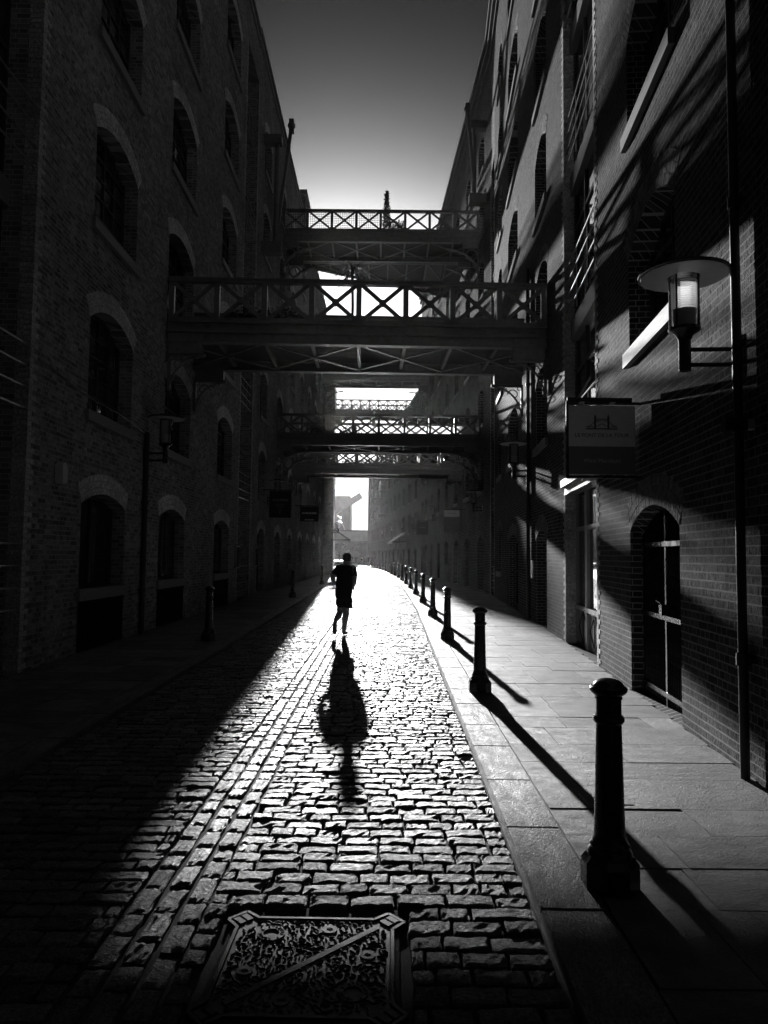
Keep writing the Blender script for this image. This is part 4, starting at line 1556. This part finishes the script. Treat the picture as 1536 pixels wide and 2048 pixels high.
for sx in (-1, 1):
    for sy in (-1, 1):
        m = Matrix.Translation((sx * (W - .015), sy * (W - .015), 0)) @ Matrix.Rotation(pi / 4, 4, 'Z')
        MB().box(-.05, .05, -.045, .045, -.02, -.004, m).box(-.035, -.006, -.03, .03, -.004, .004, m).box(.006, .035, -.03, .03, -.004, .004, m).build('lifting_slot', ci_, mh)
rings = [(-.19, .22, .062), (.20, -.20, .062)]
discs = [(.07, .26, .034), (-.25, -.07, .034), (.25, .06, .034), (-.07, -.26, .034)]
st = MB()
pts_, tries = [], 0
while len(pts_) < 620 and tries < 30000:
    tries += 1
    x, y = random.uniform(-W + .03, W - .03), random.uniform(-W + .03, W - .03)
    if abs(x - y) < .035 or any(math.hypot(x - a, y - b) < r + .02 for a, b, r in rings + discs) or (abs(x) > W - .09 and abs(y) > W - .09):
        continue
    if any((x - a) ** 2 + (y - b) ** 2 < .0215 ** 2 for a, b in pts_):
        continue
    pts_.append((x, y))
    t = random.uniform(0, pi)
    L = random.uniform(.010, .016)
    kx = random.uniform(-.6, .6)
    p0 = (x - L * math.cos(t), y - L * math.sin(t), -.001)
    p2 = (x + L * math.cos(t + kx), y + L * math.sin(t + kx), -.001)
    st.tube([p0, (x, y, .0), p2], [.003, .0042, .003], 5)
st.build('stud', ci_, mh, kind='stuff')
for a, b, r in rings:
    MB().lathe([(r * .58, -.003), (r * .58, .003), (r, .003), (r, -.003)], 28, (a, b, 0), False).build('badge', ci_, mh)
    txt = 'ROADS & STREETS * '
    for k, ch in enumerate(txt):
        if ch == ' ':
            continue
        t = pi / 2 - 2 * pi * k / len(txt) + pi
        link('lettering', text_mesh(ch, .022, M['bed'], .0008), mh, None, (a + r * .79 * math.cos(t), b + r * .79 * math.sin(t), .0036), (0, 0, t - pi / 2))
for a, b, r in discs:
    MB().lathe([(r, -.003), (r, .003)], 20, (a, b, 0)).build('key_disc', ci_, mh)
    MB().box(a - .014, a + .014, b - .004, b + .004, .0031, .0045).box(a - .006, a + .006, b - .008, b + .008, .0032, .0046).build('keyhole', M['bed'], mh)
t = thing('stopcock_cover', 'small square cover set in the right paving behind the first bollard', 'manhole cover', (1.55, 5.0, .032))
MB().box(-.16, .16, -.12, .12, 0, .006).build('frame', M['galv'], t)
piece('lid', 'slab', t, -.15, .15, -.11, .11, .004, .009)


# ------------------------------------------------------------------ people
def skin(name, joints, edges, mat, parent, sub=2, root=0, smooth=True):
    me = bpy.data.meshes.new(name)
    me.from_pydata([j[:3] for j in joints], edges, [])
    me.materials.append(mat)
    o = link(name, me, parent)
    sk = o.modifiers.new('Skin', 'SKIN')
    sk.use_smooth_shade = smooth
    for i, j in enumerate(joints):
        v = me.skin_vertices[0].data[i]
        r = j[3]
        v.radius = (r, r) if not isinstance(r, tuple) else r
        v.use_root = i == root
    ss = o.modifiers.new('Subsurf', 'SUBSURF')
    ss.levels = ss.render_levels = sub
    return o


jog = thing('person', 'running person seen from behind in dark T-shirt and shorts, one foot lifted', 'person', (-.80, 15.17, .0))


def jx(cx, cy):
    return (cx - 480) / 956, (1830 - cy) / 956


J = {}
for k, (cx, cy, yy) in dict(pelvis=(435, 960, 0.02), belly=(440, 800, .04), chest=(460, 590, .07), neck0=(484, 455, .08), neck1=(490, 400, .09), head0=(490, 330, .11), head1=(492, 265, .11), head2=(492, 215, .10),
                            shl=(318, 490, .07), ell=(205, 700, -.02), wrl=(262, 810, .22), shr=(640, 500, .07), elr=(662, 740, -.04), wrr=(628, 860, .18),
                            hipl=(380, 1000, .02), knl=(370, 1380, .06), anl=(300, 1520, -.30), fol=(300, 1690, -.38),
                            hipr=(510, 1000, .02), knr=(492, 1390, .10), anr=(458, 1720, -.02), heel=(452, 1770, -.07), toer=(520, 1795, .14), calr=(478, 1500, .03), call=(345, 1450, -.12)).items():
    x, z = jx(cx, cy)
    J[k] = (x, yy, z)
rad = dict(pelvis=(.15, .11), belly=(.14, .10), chest=(.165, .11), neck0=.07, neck1=.055, head0=.075, head1=.088, head2=.07, shl=.062, ell=.043, wrl=.028, shr=.062, elr=.043, wrr=.028,
           hipl=.092, knl=.056, anl=.036, fol=.036, hipr=.092, knr=.056, anr=.037, heel=.036, toer=.026, calr=.062, call=.06)
names = list(J)
ix = {n_: i for i, n_ in enumerate(names)}
E_ = [('pelvis', 'belly'), ('belly', 'chest'), ('chest', 'neck0'), ('neck0', 'neck1'), ('neck1', 'head0'), ('head0', 'head1'), ('head1', 'head2'), ('chest', 'shl'), ('shl', 'ell'), ('ell', 'wrl'), ('chest', 'shr'), ('shr', 'elr'), ('elr', 'wrr'),
      ('pelvis', 'hipl'), ('hipl', 'knl'), ('knl', 'call'), ('call', 'anl'), ('anl', 'fol'), ('pelvis', 'hipr'), ('hipr', 'knr'), ('knr', 'calr'), ('calr', 'anr'), ('anr', 'heel'), ('heel', 'toer')]
def fat(r, k):
    return tuple(c * k for c in r) if isinstance(r, tuple) else r * k


skin('body', [J[n_] + (fat(rad[n_], 1.25 if n_[:2] in ('hi', 'kn', 'ca', 'an') else 1.35 if n_[:2] in ('el', 'wr') else 1.0 if n_ in ('pelvis', 'belly', 'chest') else 1.18),) for n_ in names], [(ix[a], ix[b]) for a, b in E_], M['skin'], jog)


def lerp(a, b, t):
    return tuple(p + (q - p) * t for p, q in zip(J[a], J[b]))


sh = [(J['pelvis'][0], .02, .70, (.20, .15)), J['belly'] + ((.205, .155),), J['chest'] + ((.215, .155),), J['neck0'] + (.10,), J['shl'] + (.10,), lerp('shl', 'ell', .72) + (.085,), J['shr'] + (.10,), lerp('shr', 'elr', .72) + (.085,)]
sh_old = [J['pelvis'] + ((.178, .135),), J['belly'] + ((.175, .135),), J['chest'] + ((.19, .135),), J['neck0'] + (.088,), J['shl'] + (.084,), lerp('shl', 'ell', .62) + (.072,), J['shr'] + (.084,), lerp('shr', 'elr', .62) + (.072,)]
skin('t_shirt', sh, [(0, 1), (1, 2), (2, 3), (2, 4), (4, 5), (2, 6), (6, 7)], M['cloth_dark'], jog)
px_, pz_ = jx(435, 900)
so_ = [(px_, .02, pz_ + .08, (.20, .145)), (J['pelvis'][0], .02, J['pelvis'][2] - .06, (.205, .15)), (J['hipl'][0] + .01, .02, J['hipl'][2] - .12, .125), lerp('hipl', 'knl', .8) + (.125,), (J['hipr'][0] - .005, .02, J['hipr'][2] - .12, .125), lerp('hipr', 'knr', .76) + (.125,)]
so_old = [(px_, .02, pz_, (.172, .125)), (J['pelvis'][0], .02, J['pelvis'][2] - .02, (.176, .13)), (J['hipl'][0], .02, J['hipl'][2] - .08, .108), lerp('hipl', 'knl', .66) + (.093,), (J['hipr'][0], .02, J['hipr'][2] - .08, .108), lerp('hipr', 'knr', .62) + (.093,)]
skin('shorts', so_, [(0, 1), (1, 2), (2, 3), (1, 4), (4, 5)], M['cloth_dark'], jog)
hd = J['head1']
hm = MB()
for i in range(9):
    pass
prof_n = 12
hv = MB()
for i in range(9):
    ph = pi * .62 * i / 8
    for k in range(16):
        t = 2 * pi * k / 16
        r = .101
        drop = -.05 if math.sin(t) < 0 else .03
        hv.v.append((hd[0] + r * .93 * math.sin(ph) * math.cos(t), hd[1] - .008 + r * 1.06 * math.sin(ph) * math.sin(t), hd[2] + .012 + r * math.cos(ph) + drop * (i / 8) ** 2))
for i in range(8):
    for k in range(16):
        k2 = (k + 1) % 16
        hv.f.append((i * 16 + k, i * 16 + k2, (i + 1) * 16 + k2, (i + 1) * 16 + k))
hv.build('hair', M['hair'], jog, True)
for sgn in (-1, 1):
    e = MB()
    e.lathe([(.004, -.03), (.016, -.02), (.02, 0), (.016, .02), (.004, .03)], 8, (hd[0] + sgn * .096, hd[1] + .0, hd[2] - .035))
    e.build('ear', M['skin'], jog, True)
for wk, ek, sgn in (('wrl', 'ell', 1), ('wrr', 'elr', -1)):       # loosely closed hands in front of the body
    w0, e0 = Vector(J[wk]), Vector(J[ek])
    d = (w0 - e0).normalized()
    js = [tuple(w0) + (.026,), tuple(w0 + d * .05) + ((.038, .026),)]
    ed = [(0, 1)]
    side = d.cross(Vector((0, 0, 1))).normalized()
    for q in range(4):
        b = w0 + d * .085 + side * (-.027 + .018 * q)
        js += [tuple(b) + (.010,), tuple(b + d * .022 + Vector((0, 0, -.022))) + (.009,), tuple(b + d * .0 + Vector((0, 0, -.045))) + (.008,)]
        n0 = len(js) - 3
        ed += [(1, n0), (n0, n0 + 1), (n0 + 1, n0 + 2)]
    js += [tuple(w0 + d * .04 + side * .036 * sgn + Vector((0, 0, .01))) + (.011,), tuple(w0 + d * .075 + side * .04 * sgn + Vector((0, 0, -.005))) + (.009,)]
    n0 = len(js) - 2
    ed += [(1, n0), (n0, n0 + 1)]
    skin('hand', js, ed, M['skin'], jog, 1)
# shoes: the planted one on the ground, the other sole towards us
skin('shoe', [(J['heel'][0], -.085, .055, (.042, .05)), (J['heel'][0] + .02, 0.0, .045, (.044, .042)), (J['heel'][0] + .045, .10, .038, (.05, .036)), (J['heel'][0] + .065, .17, .034, (.04, .03))], [(0, 1), (1, 2), (2, 3)], M['shoe'], jog)
fx_, fz_ = J['fol'][0], J['fol'][2]
skin('shoe', [(fx_, -.33, fz_ + .16, (.044, .05)), (fx_ - .002, -.37, fz_ + .08, (.048, .045)), (fx_ - .004, -.385, fz_ - .02, (.053, .042)), (fx_ - .004, -.37, fz_ - .09, (.042, .034))], [(0, 1), (1, 2), (2, 3)], M['shoe'], jog)


def walker(label, x, y, h, stride, dress):
    r = thing('person', label, 'person', (x, y, 0), 0, 'people walking far down the street')
    s = h / 1.72
    a = stride
    j = [(0, 0, .95, (.15, .11)), (0, 0, 1.15, (.13, .10)), (0, .01, 1.36, (.17, .11)), (0, .02, 1.46, .06), (0, .03, 1.52, .055), (0, .03, 1.60, .095), (0, .03, 1.66, .08),
         (-.19, 0, 1.40, .06), (-.24, -.04, 1.14, .045), (-.22, .08, .92, .035), (.19, 0, 1.40, .06), (.24, .04, 1.14, .045), (.22, .14, .92, .035),
         (-.09, 0, .88, .09), (-.10, a * .5, .48, .06), (-.10, a * .3, .09, .045), (-.11, a * .3 + .14, .035, .035), (.09, 0, .88, .09), (.10, -a * .4, .48, .06), (.10, -a, .09, .045), (.11, -a + .14, .035, .035)]
    j = [tuple(c * s for c in q[:3]) + (tuple(c * s for c in q[3]) if isinstance(q[3], tuple) else q[3] * s,) for q in j]
    e = [(0, 1), (1, 2), (2, 3), (3, 4), (4, 5), (5, 6), (2, 7), (7, 8), (8, 9), (2, 10), (10, 11), (11, 12), (0, 13), (13, 14), (14, 15), (15, 16), (0, 17), (17, 18), (18, 19), (19, 20)]
    skin('body', j, e, M['skin'], r, 1)
    skin('coat', [(0, 0, (.75 if dress else .9) * s, (.19 * s, .15 * s)), (0, 0, 1.15 * s, (.165 * s, .13 * s)), (0, .01, 1.37 * s, (.19 * s, .13 * s)), (-.2 * s, 0, 1.38 * s, .075 * s), (-.245 * s, -.03, 1.1 * s, .06 * s), (.2 * s, 0, 1.38 * s, .075 * s), (.245 * s, .03, 1.1 * s, .06 * s)],
         [(0, 1), (1, 2), (2, 3), (3, 4), (2, 5), (5, 6)], M['cloth_mid' if dress else 'cloth_dark'], r, 1)
    skin('hair', [(0, .0, 1.56 * s, .09 * s), (0, .02, 1.66 * s, .098 * s)], [(0, 1)], M['hair'], r, 1)


for i, (px__, h, st_, dr) in enumerate(((703, 1.70, .25, True), (714, 1.62, .2, True), (725, 1.74, .28, False), (738, 1.66, .2, True), (749, 1.76, .22, False))):
    yv = 97 + (i % 3) * .8
    walker(('distant walker in a long coat at the house end of three side by side', 'distant walker shortest and in the middle of the three side by side', 'distant walker in a short dark jacket beside the shortest one', 'distant lone walker in a long coat between the group and the bollards', 'distant tall walker in a short jacket close by the far bollards')[i], (px__ - 768) / FPX * yv, yv, h, st_, dr)

# ------------------------------------------------------------------ the far end of the street
fb = thing('archway_building', 'broad archway under a flat pale parapet closing the far end', 'building', (-9.5, 150, 0), 0)
m = MB()
na = 16
for i in range(na):
    t0, t1 = pi * i / na, pi * (i + 1) / na
    xa, za = 2.6 * math.cos(t0), 2.2 + 1.9 * math.sin(t0)
    xb, zb_ = 2.6 * math.cos(t1), 2.2 + 1.9 * math.sin(t1)
    m.prism([(xb, zb_), (xa, za), (xa, 4.6), (xb, 4.6)], 0, 3)
m.box(-9, -2.6, 0, 3, 0, 4.6).box(2.6, 8, 0, 3, 0, 4.6)
m.build('wall', M['brickwork'], fb)
MB().box(-9.2, 8.2, -.4, 3.4, 4.6, 6.6).build('parapet', M['concrete'], fb)
MB().box(-9.3, 8.3, -.6, 3.6, 6.6, 6.9).build('coping', M['stone'], fb)

gb = thing('stepped_building', 'tall stepped pale building with ribbed roofs and a slanting covered stair', 'building', (-15.5, 215, 0), 0)
MB().box(-10, 5.2, 0, 14, 0, 19.5).build('tower', M['concrete'], gb)
for i in range(20):
    x = -9.6 + i * .75
    piece('rib', 'roofing', gb, x, x + .12, -.25, 0, 8, 19.3)
for i, (z0, z1, w0, w1, y0) in enumerate(((6.5, 10.5, 8, 6.4, -9), (11, 15, 6, 3.5, -7))):
    m = MB()
    m.prism([(-9, z0), (w0 - 3, z0), (w1 - 3, z1), (-9, z1)], y0, y0 + 7)
    ro = m.build('roof', M['roofing'], gb)
    for k in range(14):
        x = -8.7 + k * (w0 + 4) / 14
        piece('seam', 'concrete', ro, x, x + .12, y0 - .12, y0, z0, z1 - .1)
MB().bar((-5, -14, 9.5), (9, -14, 18.5), 3.0, 1.6).build('covered_stair', M['concrete'], gb)

tr = thing('tree', 'sunlit leafy tree seen through the far archway', 'tree', (-10.5, 168, 0))
MB().tube([(0, 0, 0), (.1, 0, 1.8), (0, .1, 3.2)], [.22, .16, .1], 8).build('trunk', M['timber'], tr)
m = MB()
for k in range(9):
    t = random.uniform(0, 2 * pi)
    m.tube([(0, 0, 2 + .12 * k), (1.2 * math.cos(t), 1.2 * math.sin(t), 3 + .2 * k), (2.2 * math.cos(t), 2.2 * math.sin(t), 3.4 + .25 * k)], [.08, .05, .02], 5)
m.build('limb', M['timber'], tr)
leaf_mass('crown', tr, 5000, (3.2, 2.6, 2.2), .28).location.z = 3.6

# ------------------------------------------------------------------ the air between the houses
HAZE = 0.00006
hm_ = bpy.data.materials.new('street_haze')
hm_.use_nodes = True
hm_.node_tree.nodes.clear()
pv = hm_.node_tree.nodes.new('ShaderNodeVolumePrincipled')
pv.inputs['Color'].default_value = (.95, .95, .95, 1)
pv.inputs['Density'].default_value = HAZE
pv.inputs['Anisotropy'].default_value = 0.8
ho_ = hm_.node_tree.nodes.new('ShaderNodeOutputMaterial')
hm_.node_tree.links.new(pv.outputs[0], ho_.inputs['Volume'])
hz = MB().box(-60, 60, -40, 260, -1.3, 34).build('haze', hm_)
hz['kind'] = 'stuff'
